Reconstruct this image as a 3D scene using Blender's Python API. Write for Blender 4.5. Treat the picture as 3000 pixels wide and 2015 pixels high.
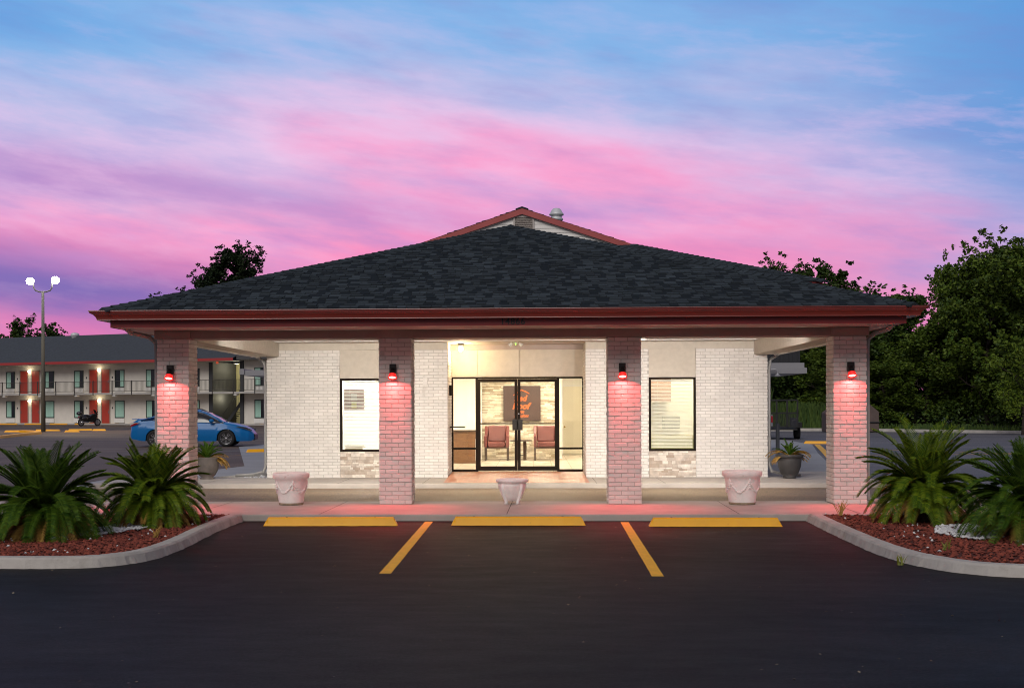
import bpy, math, random
from math import sin, cos, pi, radians as R, sqrt, atan2
from mathutils import Vector, Matrix
for o in list(bpy.data.objects): bpy.data.objects.remove(o)
S = bpy.context.scene
COL = S.collection

# ------------------------------------------------------------------ camera
cam_d = bpy.data.cameras.new('camera'); cam = bpy.data.objects.new('camera', cam_d); COL.objects.link(cam)
S.camera = cam
F_, PX_, YH_ = 3700.0, 1562 - 3700*math.tan(R(2.0)), 1188.0
cam_d.sensor_width = 36; cam_d.lens = 36*F_/3000
cam_d.shift_x = (1500-PX_)/3000; cam_d.shift_y = (YH_-1007.5)/3000
cam_d.clip_start = .1; cam_d.clip_end = 3000
cam.matrix_world = Matrix.Translation((0, -19.7, 1.64)) @ Matrix.Rotation(R(2.0), 4, 'Z') @ Matrix.Rotation(R(90), 4, 'X') @ Matrix.Rotation(R(-.2), 4, 'Z')
S.render.resolution_x = 1024; S.render.resolution_y = 687
S.render.engine = 'CYCLES'
S.view_settings.view_transform = 'Standard'; S.view_settings.look = 'None'
S.view_settings.exposure = 0; S.view_settings.gamma = 1
S.cycles.max_bounces = 8; S.cycles.transparent_max_bounces = 16
S.cycles.sample_clamp_indirect = 4
S.cycles.filter_width = 1.05

# ------------------------------------------------------------------ node helpers
def lin(c):
    return tuple(((x/255)/12.92 if x/255 <= .04045 else ((x/255+.055)/1.055)**2.4) for x in c[:3])+(1,)
class NT:
    def __init__(s, nt): s.nt = nt
    def n(s, typ, **kw):
        nd = s.nt.nodes.new(typ)
        for k, v in kw.items():
            if k.startswith('i_'):
                k2 = k[2:]; key = int(k2) if k2.isdigit() else k2
                s.put(nd.inputs[key], v)
            else: setattr(nd, k, v)
        return nd
    def put(s, sock, v):
        if hasattr(v, 'is_output') or isinstance(v, bpy.types.NodeSocket): s.nt.links.new(v, sock)
        else:
            if isinstance(v, tuple) and sock.type == 'VECTOR': v = v[:3]
            if isinstance(v, tuple) and sock.type == 'RGBA' and len(v) == 3: v = v+(1,)
            sock.default_value = v
    def m(s, op, a, b=0.0, c=None, clamp=False):
        nd = s.nt.nodes.new('ShaderNodeMath'); nd.operation = op; nd.use_clamp = clamp
        s.put(nd.inputs[0], a); s.put(nd.inputs[1], b)
        if c is not None: s.put(nd.inputs[2], c)
        return nd.outputs[0]
    def mix(s, f, a, b, mode='MIX'):
        nd = s.nt.nodes.new('ShaderNodeMixRGB'); nd.blend_type = mode
        s.put(nd.inputs[0], f); s.put(nd.inputs[1], a); s.put(nd.inputs[2], b)
        return nd.outputs[0]
    def ramp(s, f, pts, interp='LINEAR'):
        nd = s.nt.nodes.new('ShaderNodeValToRGB'); nd.color_ramp.interpolation = interp
        el = nd.color_ramp.elements
        while len(el) < len(pts): el.new(.5)
        for e, (p, c) in zip(el, pts): e.position = p; e.color = c if len(c) == 4 else tuple(c)+(1,)
        s.put(nd.inputs[0], f); return nd.outputs[0]
    def noise(s, vec, scale, detail=4, rough=.55, out=0):
        nd = s.n('ShaderNodeTexNoise', i_Scale=scale, i_Detail=detail, i_Roughness=rough)
        if vec is not None: s.put(nd.inputs['Vector'], vec)
        return nd.outputs[out]
    def mapping(s, vec, scale=(1, 1, 1), loc=(0, 0, 0), rot=(0, 0, 0)):
        return s.n('ShaderNodeMapping', i_Vector=vec, i_Scale=scale, i_Location=loc, i_Rotation=rot).outputs[0]
def g(v): return (v, v, v, 1)

# ------------------------------------------------------------------ world: dusk sky with streaked cloud
W = bpy.data.worlds.new('World'); S.world = W; W.use_nodes = True
nt = W.node_tree; nt.nodes.clear(); w = NT(nt)
tc = w.n('ShaderNodeTexCoord').outputs['Generated']
sx = w.n('ShaderNodeSeparateXYZ', i_Vector=tc)
X, Y, Z = sx.outputs
az = w.m('ARCTAN2', X, Y)
el = w.m('ARCSINE', Z)
u = w.m('DIVIDE', az, .39)
v = w.m('DIVIDE', el, .31)
def comb(a, b, c=0.0): return w.n('ShaderNodeCombineXYZ', i_X=a, i_Y=b, i_Z=c).outputs[0]
uv = comb(u, v)
# tilted, stretched cloud coordinates
tilt = w.m('ADD', v, w.m('MULTIPLY', u, .16))
n_big = w.noise(comb(w.m('MULTIPLY', u, .9), w.m('MULTIPLY', tilt, 3.0), 3.1), 1.3, 5, .55)
n_str = w.noise(comb(w.m('MULTIPLY', u, 1.4), w.m('MULTIPLY', tilt, 5.2), 8.7), 1.2, 7, .56)
n_fin = w.noise(comb(w.m('MULTIPLY', u, 3.0), w.m('MULTIPLY', tilt, 10.0), 1.7), 1.3, 8, .6)
warp = w.m('ADD', w.m('MULTIPLY', w.m('SUBTRACT', n_big, .5), .50), w.m('MULTIPLY', w.m('SUBTRACT', n_str, .5), .42))
ur = w.m('MAXIMUM', u, 0.0)
ve = w.m('ADD', w.m('ADD', v, warp), w.m('ADD', w.m('MULTIPLY', w.m('MULTIPLY', ur, ur), .12), w.m('MULTIPLY', w.m('MULTIPLY', u, u), .10)))
sc = .5   # ramp covers v 0..2
pts = [(0, (206, 108, 168)), (.16, (222, 118, 178)), (.30, (232, 124, 184)), (.42, (250, 142, 190)), (.53, (244, 160, 206)),
       (.66, (224, 190, 228)), (.80, (180, 186, 228)), (.95, (130, 176, 228)), (1.15, (98, 160, 222)), (1.6, (104, 124, 158)), (2.0, (98, 104, 122))]
base = w.ramp(w.m('MULTIPLY', ve, sc), [(p*sc, lin(c)) for p, c in pts])
# purple shaded cloud bands
st = w.m('MULTIPLY', w.m('SUBTRACT', n_str, .50), 5.0, clamp=True)
low = w.m('SUBTRACT', 1.0, w.m('MULTIPLY', w.m('ABSOLUTE', w.m('SUBTRACT', v, .42)), 2.4), clamp=True)
c1 = w.mix(w.m('MULTIPLY', w.m('MULTIPLY', st, low), .80), base, lin((172, 124, 200)))
# violet bank low on the left
du = w.m('DIVIDE', w.m('ADD', u, .95), .75); dv = w.m('DIVIDE', w.m('SUBTRACT', w.m('ADD', tilt, w.m('MULTIPLY', w.m('SUBTRACT', n_str, .5), .22)), .150), .095)
ga = w.m('EXPONENT', w.m('MULTIPLY', w.m('ADD', w.m('MULTIPLY', du, du), w.m('MULTIPLY', dv, dv)), -1.0))
du = w.m('DIVIDE', w.m('ADD', u, .7), .75); dv = w.m('DIVIDE', w.m('SUBTRACT', w.m('ADD', tilt, w.m('MULTIPLY', w.m('SUBTRACT', n_str, .5), .25)), .43), .055)
gc = w.m('EXPONENT', w.m('MULTIPLY', w.m('ADD', w.m('MULTIPLY', du, du), w.m('MULTIPLY', dv, dv)), -1.0))
c1 = w.mix(w.m('MULTIPLY', gc, .75, clamp=True), c1, lin((178, 128, 196)))
c2 = w.mix(w.m('MULTIPLY', ga, 1.0, clamp=True), c1, lin((120, 100, 180)))
# blue gap to the upper right
du = w.m('DIVIDE', w.m('SUBTRACT', u, 1.15), .55); dv = w.m('DIVIDE', w.m('SUBTRACT', w.m('ADD', v, warp), .72), .42)
gb = w.m('EXPONENT', w.m('MULTIPLY', w.m('ADD', w.m('MULTIPLY', du, du), w.m('MULTIPLY', dv, dv)), -1.0))
c3 = w.mix(w.m('MULTIPLY', gb, .95), c2, lin((84, 146, 212)))
# bright wisps
wi = w.m('MULTIPLY', w.m('SUBTRACT', n_fin, .52), 3.2, clamp=True)
hi = w.m('SUBTRACT', 1.0, w.m('MULTIPLY', w.m('ABSOLUTE', w.m('SUBTRACT', v, .62)), 2.0), clamp=True)
c4 = w.mix(w.m('MULTIPLY', w.m('MULTIPLY', wi, hi), .62), c3, lin((244, 200, 235)))
c5 = w.mix(w.m('MULTIPLY', w.m('SUBTRACT', .5, n_fin, clamp=True), 1.1), c4, lin((128, 120, 192)))
# dimmer away from the afterglow, dark below the horizon
back = w.m('MULTIPLY', w.m('SUBTRACT', .35, Y), 1.1, clamp=True)
c6 = w.mix(back, c5, lin((118, 112, 122)))
dn = w.m('MULTIPLY', w.m('MULTIPLY', Z, -1.0), 30.0, clamp=True)
c7 = w.mix(dn, c6, lin((40, 38, 45)))
bg = w.n('ShaderNodeBackground', i_Color=c7, i_Strength=1.02)
sky = w.n('ShaderNodeTexSky', sky_type='NISHITA', sun_disc=False, sun_elevation=R(-2), sun_rotation=R(-10))
bg2 = w.n('ShaderNodeBackground', i_Color=sky.outputs[0], i_Strength=.05)
ad = w.n('ShaderNodeAddShader', i_0=bg.outputs[0], i_1=bg2.outputs[0])
wo = w.n('ShaderNodeOutputWorld', i_Surface=ad.outputs[0])

# one very soft sun: the bright evening sky behind the camera
sd_ = bpy.data.lights.new('sun', 'SUN'); sd_.energy = 1.35; sd_.angle = R(32); sd_.color = (1.0, .955, .90)
sun = bpy.data.objects.new('sun', sd_); COL.objects.link(sun); sun.rotation_euler = (R(52), 0, R(-14))

# ------------------------------------------------------------------ materials
MATS = {}
def mat(name, col, rough=.6, metal=0.0, var=0.0, nscale=6.0, bump=0.0, bscale=None, island=0.0, col2=None, spec=.5,
        stretch=(1, 1, 1), emit=None, estr=0.0, coat=0.0, dirt=None, dscale=1.5, dthr=.55, trans=0.0):
    if name in MATS: return MATS[name]
    m = bpy.data.materials.new(name); m.use_nodes = True
    t = NT(m.node_tree); nd = m.node_tree.nodes; p = nd['Principled BSDF']
    c = col+(1,) if len(col) == 3 else col
    obj = t.n('ShaderNodeTexCoord').outputs['Object']
    mp = t.mapping(obj, stretch)
    out = None
    if island or col2:
        ri = t.n('ShaderNodeNewGeometry').outputs['Random Per Island']
        if col2: out = t.mix(ri, c, tuple(col2)+(1,))
        else: out = t.mix(ri, tuple(x*(1-island) for x in c[:3])+(1,), tuple(min(1, x*(1+island)) for x in c[:3])+(1,))
    if var:
        nz = t.noise(mp, nscale, 6, .6)
        f = t.m('MULTIPLY', t.m('SUBTRACT', nz, .3), 2.5, clamp=True)
        a = t.mix(1.0, out if out else c, g(1-var), 'MULTIPLY'); b = t.mix(1.0, out if out else c, g(1+var), 'MULTIPLY')
        out = t.mix(f, a, b)
    if dirt:
        nz = t.noise(mp, dscale, 8, .65)
        f = t.m('MULTIPLY', t.m('SUBTRACT', nz, dthr), 6.0, clamp=True)
        out = t.mix(f, out if out else c, tuple(dirt)+(1,))
    if out: t.put(p.inputs['Base Color'], out)
    else: p.inputs['Base Color'].default_value = c
    p.inputs['Roughness'].default_value = rough; p.inputs['Metallic'].default_value = metal
    p.inputs['Specular IOR Level'].default_value = spec
    if coat: p.inputs['Coat Weight'].default_value = coat; p.inputs['Coat Roughness'].default_value = .06
    if bump:
        bn = t.noise(mp, bscale or nscale*6, 5, .6)
        b = t.n('ShaderNodeBump', i_Strength=bump, i_Distance=.02, i_Height=bn)
        t.put(p.inputs['Normal'], b.outputs[0])
    if emit:
        p.inputs['Emission Color'].default_value = tuple(emit)+(1,) if len(emit) == 3 else emit
        p.inputs['Emission Strength'].default_value = estr
    if trans: p.inputs['Transmission Weight'].default_value = trans
    MATS[name] = m; return m
def glassmat(name, tint=(1, 1, 1), fac=.07, rough=.02):
    if name in MATS: return MATS[name]
    m = bpy.data.materials.new(name); m.use_nodes = True; t = NT(m.node_tree); m.node_tree.nodes.clear()
    a = t.n('ShaderNodeBsdfTransparent', i_Color=tint+(1,)); b = t.n('ShaderNodeBsdfGlossy', i_Roughness=rough)
    fr = t.n('ShaderNodeFresnel', i_IOR=1.45)
    mx = t.n('ShaderNodeMixShader', i_0=fr.outputs[0], i_1=a.outputs[0], i_2=b.outputs[0])
    t.n('ShaderNodeOutputMaterial', i_Surface=mx.outputs[0]); MATS[name] = m; return m

BRICK = mat('painted_brick', (.73, .695, .655), .62, var=.07, nscale=2.5, bump=.35, bscale=60, island=.06, dirt=(.50, .455, .40), dscale=3.5, dthr=.60)
MORTAR = mat('painted_mortar', (.50, .465, .43), .8, var=.12, nscale=8)
STUCCO = mat('stucco', (.60, .54, .46), .9, var=.06, nscale=9, bump=.6, bscale=150)
SOFFIT = mat('painted_soffit', (.62, .58, .54), .6, var=.05, nscale=2)
BEAM = mat('beam_paint', (.36, .29, .265), .65, var=.08, nscale=3, bump=.2, bscale=60)
REDP = mat('red_trim', (.20, .018, .018), .38, var=.12, nscale=1.2)
REDG = mat('gutter_red', (.22, .036, .028), .24, var=.10, nscale=1.0, spec=.7)
SHING = mat('shingle', (.040, .052, .062), .95, var=.22, nscale=.5, spec=.2, island=.32, bump=.5, bscale=90)
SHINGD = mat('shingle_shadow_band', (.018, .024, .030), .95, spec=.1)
SHINGU = mat('shingle_underlay', (.03, .034, .04), .95)
DARKM = mat('bronze_frame', (.014, .009, .006), .7, spec=.12, var=.1, nscale=4)
GLASS = glassmat('window_glass')
WALLIN = mat('interior_wall', (.84, .81, .73), .7, var=.03, nscale=2)
WHITE = mat('white_paint', (.80, .78, .74), .5, var=.05, nscale=3)
GREYP = mat('grey_paint', (.34, .33, .31), .5, var=.08, nscale=5)
CONC = mat('concrete', (.46, .415, .375), .75, var=.14, nscale=1.6, bump=.25, bscale=70, dirt=(.33, .29, .26), dscale=.7, dthr=.60)
CURB = mat('curb_concrete', (.50, .47, .43), .75, var=.16, nscale=3.0, bump=.35, bscale=60, dirt=(.32, .28, .24), dscale=2.5, dthr=.58)
YEL = mat('yellow_paint', (1.0, .47, .004), .5, var=.06, nscale=6, bump=.15, bscale=60, dirt=(.38, .20, .03), dscale=9, dthr=.63)
YELL = mat('yellow_line_paint', (.95, .50, .03), .6, var=.12, nscale=8, dirt=(.28, .18, .05), dscale=22, dthr=.62)

def asphalt(name, a, b, rough, streak, bs=.35):
    m = bpy.data.materials.new(name); m.use_nodes = True; t = NT(m.node_tree); p = m.node_tree.nodes['Principled BSDF']
    obj = t.n('ShaderNodeTexCoord').outputs['Object']
    big = t.noise(t.mapping(obj, streak), .5, 8, .62)
    med = t.noise(t.mapping(obj, (streak[0]*4, streak[1]*4, 1)), .9, 6, .6)
    fin = t.noise(obj, 85, 3, .7)
    f = t.m('MULTIPLY', t.m('SUBTRACT', t.m('ADD', t.m('MULTIPLY', big, .7), t.m('MULTIPLY', med, .3)), .36), 3.2, clamp=True)
    c = t.mix(f, a+(1,), b+(1,))
    ag = t.noise(obj, 48, 4, .75)
    c = t.mix(1.0, c, t.ramp(ag, [(.30, (.35, .35, .36)), (.5, (.9, .9, .9)), (.72, (2.4, 2.3, 2.3))]), 'MULTIPLY')
    sp = t.m('MULTIPLY', t.m('SUBTRACT', t.noise(obj, 70, 2, .5), .66), 9.0, clamp=True)
    c = t.mix(t.m('MULTIPLY', sp, .30), c, (.14, .13, .125, 1))
    scf = t.m('MULTIPLY', t.m('SUBTRACT', t.noise(t.mapping(obj, (.8, 5.5, 1), (3, 1, 0), (0, 0, .15)), 1.3, 7, .7), .60), 4.0, clamp=True)
    c = t.mix(t.m('MULTIPLY', scf, .16), c, (.17, .15, .15, 1))
    # pale grit flecks and cracks
    vo = t.n('ShaderNodeTexVoronoi', i_Vector=obj, i_Scale=2.1)
    fl = t.m('LESS_THAN', vo.outputs['Distance'], .018)
    c = t.mix(t.m('MULTIPLY', fl, .6), c, (.35, .32, .28, 1))
    t.put(p.inputs['Base Color'], c)
    t.put(p.inputs['Roughness'], t.m('ADD', rough-.14, t.m('MULTIPLY', med, .3)))
    p.inputs['Specular IOR Level'].default_value = .13 if 'sealed' in name else .22
    bm = t.n('ShaderNodeBump', i_Strength=bs, i_Distance=.01, i_Height=fin)
    t.put(p.inputs['Normal'], bm.outputs[0]); MATS[name] = m; return m
ASPH_NEW = asphalt('sealed_asphalt', (.0035, .0032, .0040), (.022, .0185, .020), .60, (.45, 1.05, 1), .6)
ASPH_OLD = asphalt('worn_asphalt', (.075, .055, .045), (.19, .14, .11), .66, (.16, .9, 1), .35)
LANEM = asphalt('lane_paving', (.16, .115, .075), (.27, .195, .13), .6, (.12, 1.8, 1), .25)
ASPH_R = asphalt('grey_asphalt', (.10, .105, .13), (.21, .20, .215), .7, (.10, .8, 1), .3)

# ------------------------------------------------------------------ mesh helpers
class MB:
    def __init__(s): s.v = []; s.f = []; s.smooth = False
    def add(s, vs, fs):
        b = len(s.v); s.v += [tuple(x) for x in vs]; s.f += [tuple(i+b for i in f) for f in fs]; return s
    def box(s, x0, x1, y0, y1, z0, z1):
        return s.add([(x0, y0, z0), (x1, y0, z0), (x1, y1, z0), (x0, y1, z0), (x0, y0, z1), (x1, y0, z1), (x1, y1, z1), (x0, y1, z1)],
                     [(3, 2, 1, 0), (4, 5, 6, 7), (0, 1, 5, 4), (1, 2, 6, 5), (2, 3, 7, 6), (3, 0, 4, 7)])
    def quad(s, *p): return s.add(p, [tuple(range(len(p)))])
    def prism(s, pts, z0, z1):      # polygon in XY, extruded in z
        n = len(pts)
        ar = sum(pts[i][0]*pts[(i+1) % n][1]-pts[(i+1) % n][0]*pts[i][1] for i in range(n))
        if ar < 0: pts = pts[::-1]
        return s.add([(a, b, z0) for a, b in pts]+[(a, b, z1) for a, b in pts],
                     [tuple(range(n))[::-1], tuple(range(n, 2*n))]+[(i, (i+1) % n, n+(i+1) % n, n+i) for i in range(n)])
    def prism_x(s, pts, x0, x1):    # polygon in YZ, extruded in x
        n = len(pts)
        return s.add([(x0, a, b) for a, b in pts]+[(x1, a, b) for a, b in pts],
                     [tuple(range(n))[::-1], tuple(range(n, 2*n))]+[(i, (i+1) % n, n+(i+1) % n, n+i) for i in range(n)])
    def prism_y(s, pts, y0, y1):    # polygon in XZ, extruded in y
        n = len(pts)
        return s.add([(a, y0, b) for a, b in pts]+[(a, y1, b) for a, b in pts],
                     [tuple(range(n)), tuple(range(n, 2*n))[::-1]]+[(i, n+i, n+(i+1) % n, (i+1) % n) for i in range(n)])
    def tube(s, pts, r, n=8, cap=True, closed=False):
        pts = [Vector(p) for p in pts]; rs = r if isinstance(r, (list, tuple)) else [r]*len(pts)
        N = len(pts); vs = []; pu = None
        for i, p in enumerate(pts):
            if closed: d = pts[(i+1) % N]-pts[i-1]
            else: d = pts[min(i+1, N-1)]-pts[max(i-1, 0)]
            d.normalize()
            if pu is None:
                up = Vector((0, 0, 1)) if abs(d.z) < .9 else Vector((0, 1, 0))
                a = d.cross(up).normalized()
            else: a = (pu-d*pu.dot(d)).normalized()
            pu = a; b = d.cross(a)
            for k in range(n):
                t = 2*pi*k/n; vs.append(p+(a*cos(t)+b*sin(t))*rs[i])
        fs = []
        for i in range(N if closed else N-1):
            for k in range(n):
                j = (i+1) % N
                fs.append((i*n+k, i*n+(k+1) % n, j*n+(k+1) % n, j*n+k))
        if cap and not closed: fs += [tuple(range(n))[::-1], tuple((N-1)*n+k for k in range(n))]
        return s.add(vs, fs)
    def lathe(s, prof, n=32, c=(0, 0, 0), lobes=None):
        vs = []; fs = []
        for j, (r, z) in enumerate(prof):
            for k in range(n):
                t = 2*pi*k/n; rr = r*(lobes(t, j) if lobes else 1)
                vs.append((c[0]+rr*cos(t), c[1]+rr*sin(t), c[2]+z))
        for j in range(len(prof)-1):
            for k in range(n): fs.append((j*n+k, j*n+(k+1) % n, (j+1)*n+(k+1) % n, (j+1)*n+k))
        return s.add(vs, fs)
    def ball(s, c, r, seg=8, rings=5, sq=(1, 1, 1)):
        prof = [(sin(pi*i/rings)*r+1e-5, -cos(pi*i/rings)*r) for i in range(rings+1)]
        b = len(s.v); s.lathe(prof, seg)
        for i in range(b, len(s.v)):
            x = s.v[i]; s.v[i] = (c[0]+x[0]*sq[0], c[1]+x[1]*sq[1], c[2]+x[2]*sq[2])
        return s
    def xf(s, M, b=0):
        for i in range(b, len(s.v)): s.v[i] = tuple(M @ Vector(s.v[i]))
        return s
    def build(s, name, m, parent=None, smooth=False, bevel=0, loc=None, label=None):
        me = bpy.data.meshes.new(name); me.from_pydata(s.v, [], s.f); me.update()
        o = bpy.data.objects.new(name, me); COL.objects.link(o)
        me.materials.append(m)
        if smooth or s.smooth: me.polygons.foreach_set('use_smooth', [True]*len(me.polygons))
        if bevel:
            bv = o.modifiers.new('bevel', 'BEVEL'); bv.width = bevel; bv.segments = 2; bv.limit_method = 'ANGLE'
        if parent: o.parent = parent
        if loc: o.location = loc
        if label: o['label'] = label
        return o
def thing(name, label, cat, loc=(0, 0, 0), rz=0, group=None):
    o = bpy.data.objects.new(name, None); COL.objects.link(o); o.location = loc; o.rotation_euler = (0, 0, rz)
    o['label'] = label; o['category'] = cat
    if group: o['group'] = group
    return o
def tag(o, label, cat, group=None):
    o['label'] = label; o['category'] = cat
    if group: o['group'] = group
    return o
def struct(o, kind='structure', label=None, cat=None):
    o['kind'] = kind
    if label: o['label'] = label
    if cat: o['category'] = cat
    return o
def copy_tree(o, parent=None):
    c = o.copy(); COL.objects.link(c); c.parent = parent
    for ch in [x for x in CHILD.get(o.name, [])]: copy_tree(ch, c)
    return c
CHILD = {}
def freeze(o):                     # remembers the children of a thing before copying
    CHILD[o.name] = list(o.children)
    for c in o.children: freeze(c)
def light(kind, name, parent, loc, energy, col, size=.05, rot=None, spot=None, blend=.3):
    d = bpy.data.lights.new(name, kind); d.energy = energy; d.color = col
    if kind in ('POINT', 'SPOT'): d.shadow_soft_size = size
    if kind == 'AREA': d.size = size
    if spot: d.spot_size = spot; d.spot_blend = blend
    o = bpy.data.objects.new(name, d); COL.objects.link(o); o.parent = parent; o.location = loc
    if rot: o.rotation_euler = rot
    return o
def text_mesh(body, size, extrude=.004, shear=0.0, offset=0.0, space=1.0, align='CENTER'):
    cu = bpy.data.curves.new('t', 'FONT'); cu.body = body; cu.size = size; cu.extrude = extrude; cu.shear = shear
    cu.offset = offset; cu.space_character = space; cu.align_x = align; cu.resolution_u = 3
    o = bpy.data.objects.new('t', cu); COL.objects.link(o)
    me = bpy.data.meshes.new_from_object(o); bpy.data.objects.remove(o); return me
def text_part(body, name, parent, m, loc, size, **kw):
    me = text_mesh(body, size, **kw); o = bpy.data.objects.new(name, me); COL.objects.link(o)
    me.materials.clear(); me.materials.append(m); o.parent = parent; o.location = loc; o.rotation_euler = (R(90), 0, 0)
    return o
WARM = (1.0, .80, .52)

# ------------------------------------------------------------------ ground sheets
def sheet(name, pts, z, m, sub=None, noise=0):
    mb = MB(); mb.quad(*[(a, b, z) for a, b in pts]); return struct(mb.build(name, m))
sheet('ground', [(-700, -300), (700, -300), (700, 900), (-700, 900)], 0, ASPH_OLD)
sheet('grass', [(19.3, 59), (60, 38), (400, 20), (400, 500), (-300, 500), (-300, 128), (-60, 122), (-10, 100), (8, 62)], .006, mat('grass_ground', (.022, .036, .008), .95, var=.4, nscale=.8, bump=.8, bscale=12))
sheet('new_asphalt', [(-60, -60), (60, -60), (60, -2.2), (7.4, -2.2), (7.2, -1.5), (-7.2, -1.5), (-8, 3), (-60, 3)], .004, ASPH_NEW)
sheet('drive_lane', [(-9.5, .6), (8.6, .6), (8.2, 5.4), (-9.5, 5.4)], .008, LANEM)
sheet('side_asphalt', [(7.4, 3), (60, -2), (120, 10), (60, 38.2), (19.3, 58.8), (7.8, 61.8), (7.8, 20)], .003, ASPH_R)
PATHL = mat('path_concrete', (.34, .345, .36), .7, var=.10, nscale=.8, bump=.2, bscale=50)
sheet('left_path', [(-9.6, 5.35), (-5.0, 5.35), (-5.0, 45), (-10.5, 45), (-11.9, 31), (-7.9, 14.6), (-8.4, 11.5), (-9.6, 9.4)], .012, PATHL)
sheet('right_path', [(4.0, 5.35), (7.06, 5.35), (6.95, 9.7), (8.07, 15), (9.5, 22.8), (11.4, 32.4), (11.6, 38.9), (11.2, 42), (4.0, 44)], .012, PATHL)

# parking island walk, back walk
fr = MB()
pts = [(-4.15, -1.86)]
random.seed(3)
fr.prism([(-9.6, -1.80), (7.6, -1.80), (8.2, -.2), (8.0, .68), (-9.6, .68)], 0, .10)
struct(fr.build('front_walk', CONC, bevel=.012))
ct = MB()
for x in (-4.9, -3.05, -.38, 2.9, 4.6): ct.quad((x-.006, -1.79, .1035), (x+.006, -1.79, .1035), (x+.05, .66, .1035), (x+.038, .66, .1035))
struct(ct.build('walk_joint', mat('joint_dark', (.10, .085, .075), .9)))
bk = MB(); bk.prism([(-8.9, 5.25), (7.1, 5.25), (6.95, 9.7), (5.05, 9.7), (5.05, 7.32), (1.12, 7.32), (1.12, 8.5), (-1.83, 8.5), (-1.83, 7.32), (-5.75, 7.32), (-6.1, 7.45), (-8.9, 7.9)], 0, .10)
struct(bk.build('back_walk', CONC, bevel=.012))
ct = MB()
for x in (-6.6, -3.9, -2.2, 1.25, 2.6, 4.0): ct.quad((x-.005, 5.26, .1035), (x+.005, 5.26, .1035), (x+.005, 7.28, .1035), (x-.005, 7.28, .1035))
struct(ct.build('back_walk_joint', MATS['joint_dark']))
# terracotta entrance tiles
def tilemat(name, c1, c2, mo, bw, bh, rough=.35, off=.5, msz=.012, vec='Object'):
    m = bpy.data.materials.new(name); m.use_nodes = True; t = NT(m.node_tree); p = m.node_tree.nodes['Principled BSDF']
    ob = t.n('ShaderNodeTexCoord').outputs['Object']
    b = t.n('ShaderNodeTexBrick', i_Vector=ob, i_Color1=c1+(1,), i_Color2=c2+(1,), i_Mortar=mo+(1,), i_Scale=1.0)
    b.inputs['Mortar Size'].default_value = msz; b.inputs['Brick Width'].default_value = bw; b.inputs['Row Height'].default_value = bh
    b.offset = off
    nz = t.noise(ob, 3, 5); c = t.mix(t.m('MULTIPLY', nz, .5), b.outputs[0], t.mix(1.0, b.outputs[0], g(.55), 'MULTIPLY'))
    t.put(p.inputs['Base Color'], c); p.inputs['Roughness'].default_value = rough
    MATS[name] = m; return m
TERRA = tilemat('terracotta_tile', (.56, .155, .05), (.44, .115, .038), (.50, .26, .14), .205, .205)
tl = MB(); tl.quad((-1.80, 5.50, .105), (1.12, 5.50, .105), (1.10, 8.5, .168), (-1.81, 8.5, .168))
struct(tl.build('entrance_tiles', TERRA))

# ------------------------------------------------------------------ planting beds: curb, rocks, stones
def smooth_path(pts, n=8):
    out = []
    for i in range(len(pts)-1):
        p0 = pts[max(i-1, 0)]; p1 = pts[i]; p2 = pts[i+1]; p3 = pts[min(i+2, len(pts)-1)]
        for k in range(n):
            t = k/n
            out.append(tuple(.5*((2*p1[j])+(-p0[j]+p2[j])*t+(2*p0[j]-5*p1[j]+4*p2[j]-p3[j])*t*t+(-p0[j]+3*p1[j]-3*p2[j]+p3[j])*t**3) for j in (0, 1)))
    out.append(pts[-1]); return out
def curb_strip(path, wdt, z0, z1, inner, seed=0):
    random.seed(seed); mb = MB(); n = len(path); vs = []
    for i, (x, y) in enumerate(path):
        a = path[max(i-1, 0)]; b = path[min(i+1, n-1)]
        d = Vector((b[0]-a[0], b[1]-a[1])).normalized(); nn = Vector((-d.y, d.x))*inner
        j = lambda s: random.uniform(-s, s)
        o0 = Vector((x, y))
        q = [o0-nn*(.03+j(.012)), o0+nn*(.002+j(.004)), o0+nn*(.022), o0+nn*(wdt-.02), o0+nn*(wdt+j(.004)), o0+nn*wdt]
        zz = [z0, z1-.022, z1+j(.002), z1+j(.002), z1-.02, z0]
        vs += [(a_.x, a_.y, b_) for a_, b_ in zip(q, zz)]
    fs = []
    for i in range(n-1):
        for k in range(5): fs.append((i*6+k, (i+1)*6+k, (i+1)*6+k+1, i*6+k+1))
    fs += [tuple(range(6)), tuple((n-1)*6+k for k in range(6))[::-1]]
    mb.add(vs, fs); return mb
def resample(path, step):
    out = [path[0]]; acc = 0
    for a, b in zip(path, path[1:]):
        L = math.dist(a, b); t = 0
        while acc+(L-t) >= step:
            t += step-acc; acc = 0; out.append((a[0]+(b[0]-a[0])*t/L, a[1]+(b[1]-a[1])*t/L))
        acc += L-t
    return out
Lc = smooth_path([(-4.16, -1.82), (-4.17, -3.0), (-4.12, -4.2), (-4.06, -5.3), (-4.10, -6.3), (-4.35, -6.83), (-4.75, -7.02), (-5.6, -7.03), (-7, -6.9), (-10, -6.7)])
Rc = smooth_path([(3.86, -1.82), (3.80, -3.3), (3.77, -4.7), (3.77, -5.7), (3.84, -6.5), (4.03, -7.1), (4.35, -7.5), (4.9, -7.65), (6.5, -7.6), (9.5, -7.4)])
Lc = resample(Lc, .06); Rc = resample(Rc, .06)
o = curb_strip(Lc, .17, 0, .115, -1, 1).build('curb', CURB, smooth=False); struct(o)
o = curb_strip(Rc, .17, 0, .115, 1, 2).build('curb', CURB); struct(o)
def inpoly(x, y, P):
    c = False; n = len(P)
    for i in range(n):
        x1, y1 = P[i]; x2, y2 = P[i-1]
        if (y1 > y) != (y2 > y) and x < (x2-x1)*(y-y1)/(y2-y1)+x1: c = not c
    return c
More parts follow.
